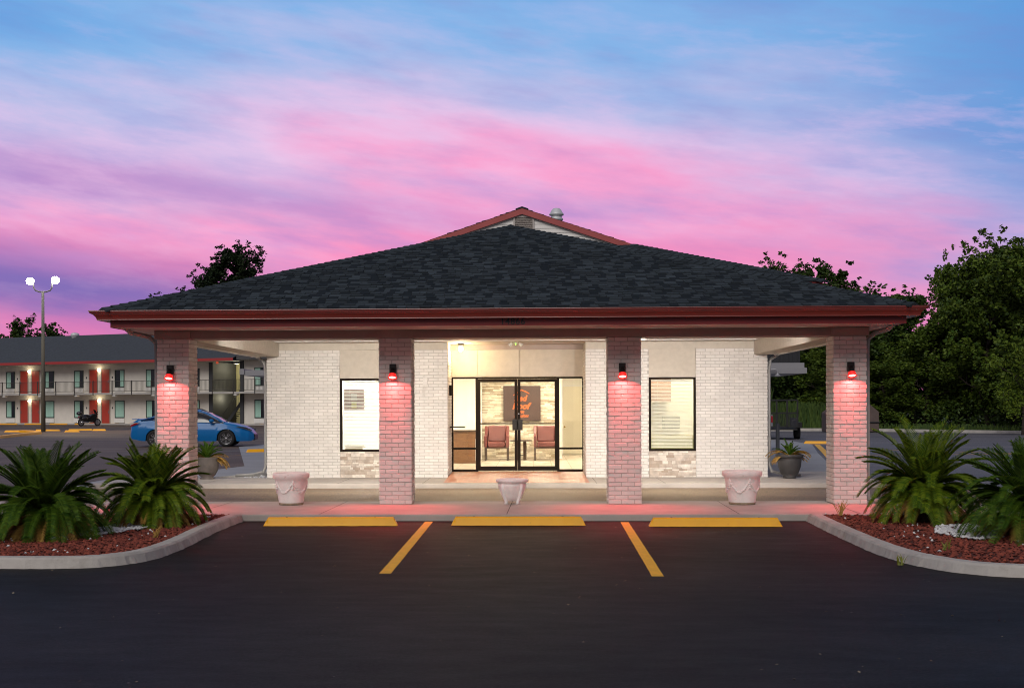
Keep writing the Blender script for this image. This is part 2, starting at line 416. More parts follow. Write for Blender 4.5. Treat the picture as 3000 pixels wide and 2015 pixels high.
def rocks(poly, n, rmin, rmax, z, seed, flat=.7, keep=None, zv=.012):
    random.seed(seed); mb = MB(); xs = [p[0] for p in poly]; ys = [p[1] for p in poly]; k = 0
    base = [(1, 0, 0), (0, 1, 0), (-1, 0, 0), (0, -1, 0), (0, 0, 1), (0, 0, -1)]
    fs = [(0, 1, 4), (1, 2, 4), (2, 3, 4), (3, 0, 4), (1, 0, 5), (2, 1, 5), (3, 2, 5), (0, 3, 5)]
    while k < n:
        x = random.uniform(min(xs), max(xs)); y = random.uniform(min(ys), max(ys))
        if not inpoly(x, y, poly): continue
        if keep and not keep(x, y): k += .2; continue
        r = random.uniform(rmin, rmax); a = random.uniform(0, 6.28); zz = z+random.uniform(0, zv); vs = []
        tl = random.uniform(-.4, .4)
        for bx, by, bz in base:
            q = random.uniform(.65, 1.25)*r
            px, py, pz = bx*q, by*q, bz*q*flat
            pz += px*tl
            vs.append((x+px*cos(a)-py*sin(a), y+px*sin(a)+py*cos(a), zz+pz))
        mb.add(vs, fs); k += 1
    return mb
def bed_poly(path, inner, x_out):
    P = []
    n = len(path)
    for i, (x, y) in enumerate(path):
        a = path[max(i-1, 0)]; b = path[min(i+1, n-1)]; d = Vector((b[0]-a[0], b[1]-a[1])).normalized()
        P.append((x-d.y*inner*.16, y+d.x*inner*.16))
    return P+[(x_out, -1.82)]
LP = bed_poly(Lc, -1, -10); RP = bed_poly(Rc, 1, 9.5)
LAVA = mat('lava_rock', (.09, .018, .012), .9, col2=(.30, .068, .040), var=.3, nscale=30)
LAVAB = mat('lava_bed', (.09, .022, .015), .95, var=.4, nscale=30, bump=1.0, bscale=40)
STONE = mat('white_stone', (.62, .62, .63), .7, col2=(.85, .85, .84))
for P, s in ((LP, 'left'), (RP, 'right')):
    struct(MB().quad(*[(a, b, .085) for a, b in P]).build('bed_soil', LAVAB))
def lk(x, y): return x > -7.4
def rk(x, y): return x < 7.8
st = rocks(LP, 9500, .014, .034, .09, 11, keep=lk); struct(st.build('lava_rocks', LAVA), 'stuff', 'red lava rock mulch filling the left bed by the curb', 'mulch')
st = rocks(RP, 9500, .014, .034, .09, 12, keep=rk); struct(st.build('lava_rocks', LAVA), 'stuff', 'red lava rock mulch filling the right bed by the curb', 'mulch')
# sparse pale chips in the mulch
WL = [(-5.25, -4.9), (-4.9, -4.0), (-4.75, -3.3), (-5.0, -2.9), (-5.35, -3.3), (-5.6, -4.5), (-5.6, -5.3)]
WR = [(4.75, -4.55), (5.05, -3.7), (5.5, -3.5), (5.7, -4.0), (5.4, -5.0), (5.0, -5.3)]
st = rocks(WL, 900, .015, .032, .112, 13); s2 = rocks(LP, 110, .010, .022, .115, 15, keep=lk); st.add(s2.v, s2.f)
struct(st.build('white_stones', STONE), 'stuff', 'white pebbles scattered beside the left cycads', 'pebbles')
st = rocks(WR, 700, .015, .032, .112, 14); s2 = rocks(RP, 110, .010, .022, .115, 16, keep=rk); st.add(s2.v, s2.f)
struct(st.build('white_stones', STONE), 'stuff', 'white pebbles scattered beneath the right cycads', 'pebbles')
# narrow bed along the left side wall
struct(rocks([(-6.9, 7.6), (-5.8, 7.5), (-5.8, 20), (-6.15, 20), (-6.2, 9.4)], 500, .02, .045, .03, 17).build('white_stones', STONE), 'stuff', 'white pebbles in the strip along the office side wall', 'pebbles')
o = curb_strip(resample([(-8.6, 7.62), (-6.95, 7.5), (-6.25, 9.4), (-6.2, 22)], .15), .12, 0, .10, 1, 5).build('curb', CURB); struct(o)

# ------------------------------------------------------------------ wheel stops and lines in front
def wheel_stop(name, label, cx, cy, L=1.84, rz=0, seed=0, grp='yellow wheel stops in front of the office', w=.15, h=.115, m=YEL):
    random.seed(seed); mb = MB(); n = 30; vs = []
    prof = [(-w/2, 0), (-w/2+.012, .03), (-w/2+.035, h-.012), (-w/2+.05, h), (w/2-.05, h), (w/2-.035, h-.012), (w/2-.012, .03), (w/2, 0)]
    for i in range(n+1):
        t = i/n; x = -L/2+L*t; e = min(t, 1-t)*L
        k = min(1, .55+e/.06*.45); 
        for a, b in prof: vs.append((x+(0.03 if t < .5 else -.03)*(b/h)*(1 if e < .05 else 0), a+random.uniform(-.0015, .0015), b*k+random.uniform(-.0012, .0012)))
    fs = [];
    for i in range(n):
        for k in range(7): fs.append((i*8+k, i*8+k+1, (i+1)*8+k+1, (i+1)*8+k)[::-1])
    fs += [tuple(range(8)), tuple(n*8+k for k in range(8))[::-1]]
    mb.add(vs, fs)
    o = mb.build(name, m); o.location = (cx, cy, .005); o.rotation_euler = (0, 0, rz)
    if cy < 0:
        for px in (-L*.33, L*.33): MB().lathe([(.014, h-.004), (.013, h+.003), (.001, h+.003)], 10, (px, 0, 0)).build('fixing_pin', mat('rust', (.16, .06, .025), .8), o)
    return tag(o, label, 'wheel stop', grp)
wheel_stop('wheel_stop', 'yellow concrete wheel stop left of the three in front of the office', -2.78, -2.45, seed=1, rz=R(.8))
wheel_stop('wheel_stop', 'yellow concrete wheel stop in the middle, in front of the small urn', -.21, -2.38, seed=2)
wheel_stop('wheel_stop', 'yellow concrete wheel stop right of the three in front of the office', 2.45, -2.55, 1.78, seed=3, rz=R(-1))
def line(path, wd, z, m, name):
    mb = MB(); random.seed(len(path)*7)
    path = resample(path+[path[-1]], .08); L_, R_ = [], []
    for i, (x, y) in enumerate(path):
        a = path[max(i-1, 0)]; b = path[min(i+1, len(path)-1)]; d = Vector((b[0]-a[0], b[1]-a[1])).normalized()
        L_.append((x-d.y*wd/2+random.uniform(-.003, .003), y+d.x*wd/2, z)); R_.append((x+d.y*wd/2+random.uniform(-.003, .003), y-d.x*wd/2, z))
    n = len(L_); mb.add(L_+R_, [(i, i+n, i+1+n, i+1) for i in range(n-1)]); return struct(mb.build(name, m))
line([(-1.475, -1.9), (-1.45, -7.42)], .115, .0085, YELL, 'parking_line')
line([(1.27, -2.0), (1.185, -7.6)], .115, .0085, YELL, 'parking_line')

# ------------------------------------------------------------------ the office building
OFF = thing('motel_office', 'white brick motel office with a shingled hip roof and columned drive-through canopy', 'building', (0, 0, 0))
def brick_run(mb, p0, ud, nd, width, z0, z1, course, L=.203, seed=0, proud=.009, holes=(), thick=.02, jt=.010):
    """bricks along ud from p0, outer face offset by proud along nd"""
    rnd = random.Random(seed); ncs = int(round((z1-z0)/course)); c = (z1-z0)/ncs
    for r in range(ncs):
        za, zb = z0+r*c+jt/2, z0+(r+1)*c-jt/2
        u = -(L*.5 if r % 2 else 0)
        while u < width-.004:
            a, b = max(u+jt/2, 0 if u <= 0 else u+jt/2), min(u+L-jt/2, width)
            u += L
            if b-a < .03: continue
            segs = [(a, b)]
            for (h0, h1, hz0, hz1) in holes:
                if zb > hz0+.002 and za < hz1-.002:
                    ns = []
                    for (s0, s1) in segs:
                        if h1 <= s0 or h0 >= s1: ns.append((s0, s1))
                        else:
                            if h0-s0 > .02: ns.append((s0, h0))
                            if s1-h1 > .02: ns.append((h1, s1))
                    segs = ns
            for s0, s1 in segs:
                pr = proud+rnd.uniform(-.004, .003); ch = .004
                j = [rnd.uniform(-.003, .003) for _ in range(4)]
                P = lambda uu, dd, zz: (p0[0]+ud[0]*uu+nd[0]*dd, p0[1]+ud[1]*uu+nd[1]*dd, zz)
                mb.add([P(s0, 0, za), P(s1, 0, za), P(s1, 0, zb), P(s0, 0, zb),
                        P(s0+ch, pr, za+ch+j[0]), P(s1-ch, pr, za+ch+j[1]), P(s1-ch, pr, zb-ch+j[2]), P(s0+ch, pr, zb-ch+j[3])],
                       [(4, 5, 6, 7), (0, 1, 5, 4), (1, 2, 6, 5), (2, 3, 7, 6), (3, 0, 4, 7)])
# columns
colx = [(-5.925, -5.412), (-2.415, -1.900), (1.165, 1.682), (4.640, 5.155)]
for i, (a, b) in enumerate(colx):
    core = MB().box(a+.010, b-.010, .010, .505, .101, 2.70).build('column', MORTAR, OFF)
    core['label'] = 'painted brick column, ' + ['leftmost of the four', 'second from the left', 'third from the left', 'rightmost of the four'][i]
    m = MB()
    z0, z1 = .104, 2.70
    brick_run(m, (a+.0, .010), (1, 0), (0, -1), b-a, z0, z1, .0684, seed=i)
    brick_run(m, (a+.010, .505), (0, -1), (-1, 0), .493, z0, z1, .0684, seed=i+10)
    brick_run(m, (b-.010, .012), (0, 1), (1, 0), .493, z0, z1, .0684, seed=i+20)
    brick_run(m, (b, .505), (-1, 0), (0, 1), b-a, z0, z1, .0684, seed=i+30)
    m.build('brick_facing', BRICK, core)
    # flared box cap under the beam
    MB().box(a-.03, b+.03, -.035, .54, 2.702, 2.835).build('column_cap', BEAM, core, bevel=.004)
# beams, ceiling, soffit
MB().box(-5.39, 4.62, .0, .46, 2.702, 2.836).build('front_beam', BEAM, OFF)
for nm, a, b in (('l', -5.90, -5.46), ('r', 4.69, 5.13)):
    MB().box(a, b, .545, 7.27, 2.702, 3.0).build('side_beam', STUCCO, OFF)
    q = a if nm == 'l' else b
    MB().box(q-.03, q+.03, .55, 7.26, 2.68, 2.715).build('drip_edge', WHITE, OFF)
MB().box(-5.455, 4.685, .462, 7.29, 3.0, 3.03).build('canopy_ceiling', SOFFIT, OFF)
cj = MB()
for y in (6.55,): cj.box(-5.4, 4.6, y-.03, y+.03, 2.985, 2.998)
cj.build('ceiling_batten', WHITE, OFF)
sf = MB()
z = 2.838
sf.box(-6.34, 5.48, -.86, -.045, z, z+.01); sf.box(-6.34, -5.96, -.043, 7.9, z, z+.01); sf.box(5.19, 5.48, -.043, 7.9, z, z+.01)
sf.build('soffit', mat('soffit_pink', (.52, .36, .32), .5, var=.05, nscale=2), OFF)
# fascia (front and both sides)
fa = MB().box(-6.362, 5.502, -.885, -.862, 2.832, 3.06); fa.box(-6.364, -6.342, -.861, 7.95, 2.832, 3.06); fa.box(5.482, 5.504, -.861, 7.95, 2.832, 3.06)
fa.build('fascia', REDP, OFF)
# K-style gutter, mitred at the corners
prof = [(.0, 2.940), (.085, 2.940), (.092, 2.952), (.100, 2.985), (.118, 3.020), (.140, 3.040), (.146, 3.050), (.146, 3.068), (.152, 3.070), (.152, 3.078), (.136, 3.078), (.132, 3.066), (.01, 3.066), (0, 3.078)]
ring = [(-6.366, 7.95, -1, 0), (-6.366, -.888, -1, -1), (5.506, -.888, 1, -1), (5.506, 7.95, 1, 0)]
gm = MB(); vs = []
for (x, y, dx, dy) in ring:
    for o_, z in prof: vs.append((x+dx*o_*1.85, y+dy*o_*1.0, z))
n = len(prof); fs = []
for i in range(3):
    for k in range(n): fs.append((i*n+k, i*n+(k+1) % n, (i+1)*n+(k+1) % n, (i+1)*n+k))
fs += [tuple(range(n)), tuple(3*n+k for k in range(n))[::-1]]
gm.add(vs, fs)
for o_, z in ((.150, 3.074), (.090, 2.945)): gm.tube([(x+dx*o_*1.85, y+dy*o_, z) for (x, y, dx, dy) in ring], .0085, 8)
gm.build('gutter', REDG, OFF)
# downspouts
def downspout(pts, parent=OFF, w_=.036):
    mb = MB().tube(pts, w_, 6); mb.build('downspout', GREYP, parent)
for sx_, x0, xo in ((-1, -5.985, -6.25), (1, 5.215, 5.42)):
    downspout([(xo, -.55, 2.93), (xo-.0*sx_, -.50, 2.84), (xo-.03*sx_, -.35, 2.78), (x0+.08*sx_, .08, 2.74), (x0+.01*sx_, .18, 2.66), (x0, .2, 2.5), (x0, .2, .25), (x0+.02*sx_, .18, .16), (x0+.22*sx_, -.02, .13)])
for sx_, x0, xo in ((-1, -5.80, -6.2), (1, 5.04, 5.44)):
    downspout([(xo, 7.5, 2.95), (xo, 7.5, 2.84), (x0+.2*sx_, 7.5, 2.72), (x0+.03*sx_, 7.5, 2.6), (x0, 7.5, 2.4), (x0, 7.5, .35), (x0+.05*sx_, 7.5, .22), (x0+.3*sx_, 7.6, .16), (x0+.7*sx_, 7.7, .13)])

# roofs with individual shingle tabs ---------------------------------------------------
def shingle_plane(mb, org, ux, up, rows, xl, xr, exp=.143, seed=0, mb2=None, ln=.12, th=.017, nmin=.09):
    """org point at eave; ux unit along eave; up unit up-slope; xl(s), xr(s): extent at slope distance s"""
    rnd = random.Random(seed); nrm = Vector(ux).cross(Vector(up)).normalized(); ux = Vector(ux); up = Vector(up); org = Vector(org)
    for r in range(rows):
        s = r*exp; a, b = xl(s+exp*.3), xr(s+exp*.3); x = a-rnd.uniform(0, .25); last = False
        while x < b:
            L = rnd.uniform(nmin, ln+.08); x0, x1 = max(x, a), min(x+L, b); x += L
            if x1-x0 < .01: continue
            lift = th*rnd.choice((.35, .8, 1.25)); dr = rnd.choice((0, 0, -.022)) ; cut = .012
            P = lambda xx, ss, h: org+ux*xx+up*ss+nrm*h
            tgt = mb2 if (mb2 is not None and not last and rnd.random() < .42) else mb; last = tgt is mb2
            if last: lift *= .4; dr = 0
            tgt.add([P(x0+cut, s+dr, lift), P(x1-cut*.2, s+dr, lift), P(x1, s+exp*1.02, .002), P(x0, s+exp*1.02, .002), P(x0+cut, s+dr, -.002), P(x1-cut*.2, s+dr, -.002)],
                   [(0, 1, 2, 3), (4, 5, 1, 0), (1, 5, 2), (4, 0, 3)])
# canopy roof
ex0, ex1, ey, ez = -6.455, 5.60, -.985, 3.095
cxm = (ex0+ex1)/2; half = (ex1-ex0)/2; pit = .34; az_ = ez+half*pit; ay = ey+half
rf = MB()
rf.quad((ex0, ey, ez), (ex1, ey, ez), (cxm, ay, az_))
rf.quad((ex0, 9.5, ez), (ex0, ey, ez), (cxm, ay, az_), (cxm, 9.5, az_)); rf.quad((ex1, ey, ez), (ex1, 9.5, ez), (cxm, 9.5, az_), (cxm, ay, az_))
rf.quad((ex0, ey, ez-.022), (ex0, 9.5, ez-.022), (ex1, 9.5, ez-.022), (ex1, ey, ez-.022))
rf.quad((ex0, ey, ez-.022), (ex1, ey, ez-.022), (ex1, ey, ez), (ex0, ey, ez)); rf.quad((ex0, 9.5, ez-.022), (ex0, ey, ez-.022), (ex0, ey, ez), (ex0, 9.5, ez)); rf.quad((ex1, ey, ez-.022), (ex1, 9.5, ez-.022), (ex1, 9.5, ez), (ex1, ey, ez))
ROOF = rf.build('canopy_roof', SHINGU, OFF)
sl = sqrt(1+pit*pit); upf = (0, 1/sl, pit/sl)
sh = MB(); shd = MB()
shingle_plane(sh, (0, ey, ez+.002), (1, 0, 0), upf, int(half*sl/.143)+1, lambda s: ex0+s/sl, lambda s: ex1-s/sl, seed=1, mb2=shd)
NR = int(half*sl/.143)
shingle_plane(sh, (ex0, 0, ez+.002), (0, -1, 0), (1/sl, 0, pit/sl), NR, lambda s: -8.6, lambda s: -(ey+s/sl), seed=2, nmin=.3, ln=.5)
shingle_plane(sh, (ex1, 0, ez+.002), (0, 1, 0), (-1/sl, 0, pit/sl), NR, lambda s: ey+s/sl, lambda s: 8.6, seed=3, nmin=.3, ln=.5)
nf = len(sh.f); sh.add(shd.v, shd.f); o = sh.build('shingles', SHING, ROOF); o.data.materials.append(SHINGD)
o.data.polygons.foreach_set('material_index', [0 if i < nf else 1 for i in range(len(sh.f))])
def hip_caps(mb, p, q, seed, w_=.15, step=.15, th=.012):
    rnd = random.Random(seed); p = Vector(p); q = Vector(q); d = (q-p); L = d.length; d.normalize()
    side = Vector((d.y, -d.x, 0)).normalized(); n = int(L/step)
    for i in range(n):
        a = p+d*(i*step); b = p+d*((i+1)*step+.02); dz = w_*.26
        h = .026+rnd.uniform(0, .004)
        mb.add([a+side*w_-Vector((0, 0, dz-h)), a+Vector((0, 0, h+.012)), a-side*w_-Vector((0, 0, dz-h)), b+side*w_-Vector((0, 0, dz-.010)), b+Vector((0, 0, .022)), b-side*w_-Vector((0, 0, dz-.010)),
                a+side*w_-Vector((0, 0, dz-.0)), a, a-side*w_-Vector((0, 0, dz-.0))],
               [(0, 1, 4, 3), (1, 2, 5, 4), (6, 7, 1, 0), (7, 8, 2, 1), (6, 0, 3), (2, 8, 5)])
cp = MB()
hip_caps(cp, (ex0, ey, ez), (cxm, ay, az_), 1); hip_caps(cp, (ex1, ey, ez), (cxm, ay, az_), 2); hip_caps(cp, (cxm, ay, az_), (cxm, 9.3, az_), 3)
cp.build('hip_caps', SHING, ROOF)
# main roof: hip skirt with a gablet
mx0, mx1, my, mz, p2 = -6.45, 5.96, 6.3, 4.16, .338
cm = (mx0+mx1)/2; gy = 10.0; gt = gy-my; gz = mz+gt*p2; apz = mz+(mx1-cm)*p2; yb = 21.0
mr = MB()
mr.quad((mx0, my, mz), (mx1, my, mz), (mx1-gt, gy, gz), (mx0+gt, gy, gz))
for s in (-1, 1):
    e = mx0 if s < 0 else mx1; i_ = mx0+gt if s < 0 else mx1-gt
    a = [(e, my, mz), (i_, gy, gz), (i_, gy-.12, gz+.001), (cm, gy-.12, apz+.012), (cm, yb, apz+.012), (e, yb, mz)]
    mr.quad((e, my, mz), (i_, gy, gz), (e, gy, mz)); mr.quad((e, gy, mz), (i_, gy, gz), (i_, gy-.12, gz), (cm, gy-.12, apz), (cm, yb, apz), (e, yb, mz))
MROOF = mr.build('main_roof', SHINGU, OFF)
s2 = sqrt(1+p2*p2); sh = MB()
shingle_plane(sh, (0, my, mz+.002), (1, 0, 0), (0, 1/s2, p2/s2), int(gt*s2/.143), lambda s: mx0+s/s2, lambda s: mx1-s/s2, seed=4)
NR2 = int((mx1-cm)*s2/.143)
def yl(s): return (my+s/s2) if s/s2 < gt else gy-.14
shingle_plane(sh, (mx1, 0, mz+.002), (0, 1, 0), (-1/s2, 0, p2/s2), NR2, yl, lambda s: yb, seed=5, nmin=.3, ln=.5)
shingle_plane(sh, (mx0, 0, mz+.002), (0, -1, 0), (1/s2, 0, p2/s2), NR2, lambda s: -yb, lambda s: -yl(s), seed=6, nmin=.3, ln=.5)
hip_caps(sh, (mx1, my, mz), (mx1-gt, gy, gz), 5); hip_caps(sh, (mx0, my, mz), (mx0+gt, gy, gz), 6); hip_caps(sh, (cm, gy-.14, apz), (cm, yb, apz), 7)
sh.build('shingles', SHING, MROOF)
mf = MB().box(mx0+.04, mx1-.04, my+.03, my+.055, mz-.19, mz-.012); mf.box(mx0+.04, mx0+.065, my+.056, yb, mz-.19, mz-.012); mf.box(mx1-.065, mx1-.04, my+.056, yb, mz-.19, mz-.012)
mf.build('fascia', REDP, MROOF)
MB().box(mx0+.066, mx1-.066, my+.056, yb, mz-.19, mz-.17).build('soffit', SOFFIT, MROOF)
# gablet: siding, rake boards, louvred vent
SID = mat('white_siding', (.86, .84, .80), .5, var=.05, nscale=2)
gs = MB(); zz = gz-.02; k = 0
while zz < apz-.03:
    hw = (apz-zz-.02)/p2; hw2 = max(.01, (apz-zz-.12)/p2)
    gs.add([(cm-hw, gy-.055, zz), (cm+hw, gy-.055, zz), (cm+hw2, gy-.04, min(zz+.1, apz-.03)), (cm-hw2, gy-.04, min(zz+.1, apz-.03)), (cm-hw, gy-.035, zz), (cm+hw, gy-.035, zz)], [(0, 1, 2, 3), (4, 5, 1, 0)]); zz += .1
GAB = gs.build('gable_siding', SID, MROOF)
rk_ = MB()
for s in (-1, 1):
    xe = cm+s*(gt*0+((apz-gz)/p2)+.02)
    pz = [(cm, apz-.005), (xe, gz-.0), (xe, gz-.135), (cm, apz-.14)]
    rk_.prism_y(pz if s > 0 else pz[::-1], gy-.13, gy-.10)
rk_.build('rake_board', mat('rake_red', (.46, .095, .09), .5, var=.1, nscale=3), MROOF)
rk_ = MB()
for s in (-1, 1):
    xe = cm+s*(((apz-gz)/p2)+.0); pz = [(cm, apz-.142), (xe, gz-.137), (xe, gz-.15), (cm, apz-.155)]
    rk_.prism_y(pz if s > 0 else pz[::-1], gy-.095, gy-.06)
rk_.build('rake_soffit', SOFFIT, MROOF)
lv = MB().box(-.45, -.41, gy-.085, gy-.04, 5.62, 6.09); lv.box(.0, .04, gy-.085, gy-.04, 5.62, 6.09); lv.box(-.41, .0, gy-.085, gy-.04, 6.05, 6.09)
for i in range(10): lv.add([(-.41, gy-.08, 5.63+i*.042), (0, gy-.08, 5.63+i*.042), (0, gy-.057, 5.665+i*.042), (-.41, gy-.057, 5.665+i*.042)], [(0, 1, 2, 3), (3, 2, 1, 0)])
lv.build('louvre_vent', mat('vent_paint', (.55, .50, .46), .6), MROOF)
tv = MB().lathe([(.15, 0), (.15, .47), (.165, .48), (.165, .52), (.14, .53), (.13, .58), (.18, .60), (.185, .625), (.15, .67), (.12, .73), (.08, .77), (.001, .785)], 24, (.60, 12.0, 5.98-.35+.17))
tv.build('roof_vent', mat('galvanised', (.70, .72, .74), .5, metal=.15, var=.1, nscale=5), MROOF, smooth=True)

# walls ------------------------------------------------------------------------
WY = 7.3
zt = 2.84
holes = [(-4.15, -3.15), (-1.83, 1.12), (2.465, 3.46)]
wl = MB()
for a, b in ((-5.73, -4.152), (-3.148, -1.83), (1.12, 2.463), (3.462, 4.97)):
    wl.box(a, b, WY+.012, WY+.22, .0, 4.0)
for a, b in ((-4.148, -3.152), (2.467, 3.458)): wl.box(a, b, WY+.05, WY+.2, zt, 4.0)
wl.box(-1.828, 1.118, WY+.02, WY+.2, 3.001, 4.0)
wl.box(-5.73, -5.53, WY+.221, 20, 0, 4.0); wl.box(4.77, 4.97, WY+.221, 20, 0, 4.0); wl.box(-5.529, 4.769, 19.8, 20, 0, 4.0)
wl.box(-1.83-.2, -1.83, WY+.221, 8.56, 0, 3.0); wl.box(1.12, 1.32, WY+.221, 8.56, 0, 3.0)
WALL = wl.build('wall', MORTAR, OFF)
m = MB(); cz = .0672
def run(a, b, z0, z1, sd): brick_run(m, (a, WY+.012), (1, 0), (0, -1), b-a, z0, z1, cz, seed=sd)
run(-5.73, -4.152, .104, zt, 41); run(-3.148, -1.83, .104, zt, 42); run(1.12, 2.463, .104, zt, 43); run(3.462, 4.97, .104, zt, 44)
brick_run(m, (-5.73, 20), (0, -1), (-1, 0), 12.69, .104, 2.84, cz, seed=45); brick_run(m, (4.97, WY+.012), (0, 1), (1, 0), 12.69, .104, 2.84, cz, seed=46)
brick_run(m, (-1.83, WY+.03), (0, 1), (1, 0), 1.2, .15, zt, cz, seed=47); brick_run(m, (1.12, 8.55), (0, -1), (-1, 0), 1.22, .15, zt, cz, seed=48)
m.build('brick_facing', BRICK, WALL)
# smooth frieze band above bricks, stucco panels, stone veneer
for a, b in ((-5.455, -1.83), (1.12, 4.685)): MB().box(a, b, WY-.010, WY+.05, zt+.002, 2.999).build('frieze', STUCCO, WALL)
for a, b in ((-4.150, -3.150), (2.465, 3.460)): MB().box(a+.002, b-.002, WY+.012, WY+.11, 2.235, zt).build('stucco_panel', STUCCO, WALL)
ep = MB()
xs = [-1.829, -1.24, -.30, .58, 1.119]
for a, b in zip(xs, xs[1:]): ep.box(a+.004, b-.004, 8.50, 8.54, 2.29, 3.0)
ep.box(-1.829, 1.119, 8.545, 8.6, 2.285, 3.0)
ep.build('entry_panel', STUCCO, WALL)
MB().box(-1.829, 1.119, WY+.0, 8.5, 3.002, 3.03).build('entry_ceiling', SOFFIT, WALL)
MB().box(-1.829, 1.119, 8.38, 8.498, 2.885, 3.0).build('entry_ledge', BEAM, WALL)
random.seed(9)
STV = mat('travertine', (.40, .31, .24), .65, col2=(.80, .74, .66), var=.22, nscale=9, bump=.5, bscale=40)
STVB = mat('veneer_backing', (.28, .23, .18), .9)
for a, b in ((-4.150, -3.150), (2.465, 3.460)):
    bk_ = MB().box(a+.003, b-.003, WY+.02, WY+.2, .1, .662).build('veneer_base', STVB, WALL)
    ms = MB(); z_ = .104; row = 0
    while z_ < .66:
        h = random.choice((.035, .05, .05, .07)); h = min(h, .662-z_); x = a+.003
        while x < b-.01:
            L = random.uniform(.07, .22); x1 = min(x+L, b-.003); d = random.uniform(.0, .022)
            ms.box(x+.0015, x1-.0015, WY-.004+d, WY+.02, z_+.0015, z_+h-.0015); x = x1
        z_ += h
    ms.build('stone_veneer', STV, bk_)

# office windows with blinds
BLIND = mat('blind_slat', (.80, .79, .70), .45, emit=None)
def office_window(a, b, z0, z1, lab):
    fr = MB(); t = .045
    fr.box(a, a+t, WY+.005, WY+.09, z0, z1); fr.box(b-t, b, WY+.005, WY+.09, z0, z1); fr.box(a+t, b-t, WY+.005, WY+.09, z0, z0+t); fr.box(a+t, b-t, WY+.005, WY+.09, z1-t, z1)
    W_ = fr.build('window', DARKM, OFF, bevel=.004, label=lab)
    MB().box(a+t, b-t, WY+.045, WY+.050, z0+t, z1-t).build('pane', GLASS, W_)
    bl = MB(); z = z0+.07; n = 0
    while z < z1-.07:
        bl.add([(a+.06, WY+.115, z), (b-.06, WY+.115, z), (b-.06, WY+.130, z+.017), (a+.06, WY+.130, z+.017)], [(0, 1, 2, 3)]); z += .030
    bl.box(a+.055, b-.055, WY+.105, WY+.14, z1-.075, z1-.05)
    for x in (a+.2, b-.2): bl.box(x-.002, x+.002, WY+.112, WY+.114, z0+.06, z1-.06)
    bl.build('blinds', BLIND, W_); return W_
office_window(-4.15, -3.15, .664, 2.233, 'black framed window left of the entrance, half behind a column')
office_window(2.465, 3.46, .664, 2.233, 'black framed window right of the entrance with closed blinds')

# storefront
FX = 8.56
def fbox(mb, x0, x1, z0, z1, y0=FX-.02, y1=FX+.05): mb.box(x0, x1, y0, y1, z0, z1)
sf_ = MB()
fbox(sf_, -1.828, -1.789, .17, 2.28); fbox(sf_, 1.094, 1.118, .17, 2.28); fbox(sf_, -1.289, -1.232, .17, 2.241); fbox(sf_, .532, .584, .17, 2.241)
fbox(sf_, -1.788, 1.093, 2.242, 2.28); fbox(sf_, -1.788, -1.29, .66, .704); fbox(sf_, .585, 1.093, .66, .704)
fbox(sf_, -1.788, -1.29, .17, .216); fbox(sf_, .585, 1.093, .17, .216)
SFR = sf_.build('storefront_frame', DARKM, OFF, bevel=.003)
for a, b in ((-1.789, -1.289), (.584, 1.094)):
    gl = MB(); fbox(gl, a, b, .704, 2.242, FX+.01, FX+.016); fbox(gl, a, b, .216, .66, FX+.01, FX+.016); gl.build('pane', GLASS, SFR)
for (a, b, ga_, gb_, hx, s) in ((-1.231, -.352, -1.179, -.416, -.40, -1), (-.348, .531, -.284, .480, -.30, 1)):
    d = MB(); y0, y1 = FX-.015, FX+.035
    d.box(a, ga_, y0, y1, .19, 2.235); d.box(gb_, b, y0, y1, .19, 2.235); d.box(ga_, gb_, y0, y1, 2.165, 2.235); d.box(ga_, gb_, y0, y1, .19, .285); d.box(ga_, gb_, y0, y1, 1.225, 1.250)
    D = d.build('door', DARKM, OFF, bevel=.003, label=('left' if s < 0 else 'right')+' leaf of the glazed double door')
    MB().box(ga_, gb_, y0+.02, y0+.026, .285, 2.165).build('pane', GLASS, D)
    h = MB().box(hx-.065, hx+.065, y0-.06, y0-.045, 1.09, 1.335); h.box(hx-.02, hx+.02, y0-.046, y0-.001, 1.12, 1.16); h.box(hx-.02, hx+.02, y0-.046, y0-.001, 1.26, 1.30)
    h.build('handle', mat('handle_black', (.02, .017, .015), .3, metal=.5), D, bevel=.004)
    if s < 0:
        MB().tube([(-.325, y0-.02, 1.455), (-.325, y0-.001, 1.455)], .017, 12).build('lock', mat('chrome', (.8, .8, .8), .15, metal=1.0), D)
# night counter ledge on the left jamb, house number, blank boxes
MB().box(-1.818, -1.50, 7.75, 8.15, 1.165, 1.185).build('counter_ledge', DARKM, OFF)
MB().prism_x([(7.55, 2.08), (7.66, 2.08), (7.64, 1.90), (7.60, 1.86)], -1.816, -1.76).build('card_holder', DARKM, OFF)
for x, y, z in ((-5.20, WY-.02, 2.145), (-2.31, WY-.02, 2.165), (4.56, WY-.02, 2.255), (-1.0, 0, 0)):
    if z: MB().box(x-.045, x+.045, y-.02, y+.02, z-.075, z+.075).build('cover_box', BRICK, WALL, bevel=.004)
text_part('14866', 'house_number', OFF, mat('number_black', (.012, .008, .008), .5), (-.30, -.887, 2.848), .135, extrude=.006, offset=.003, space=1.12)

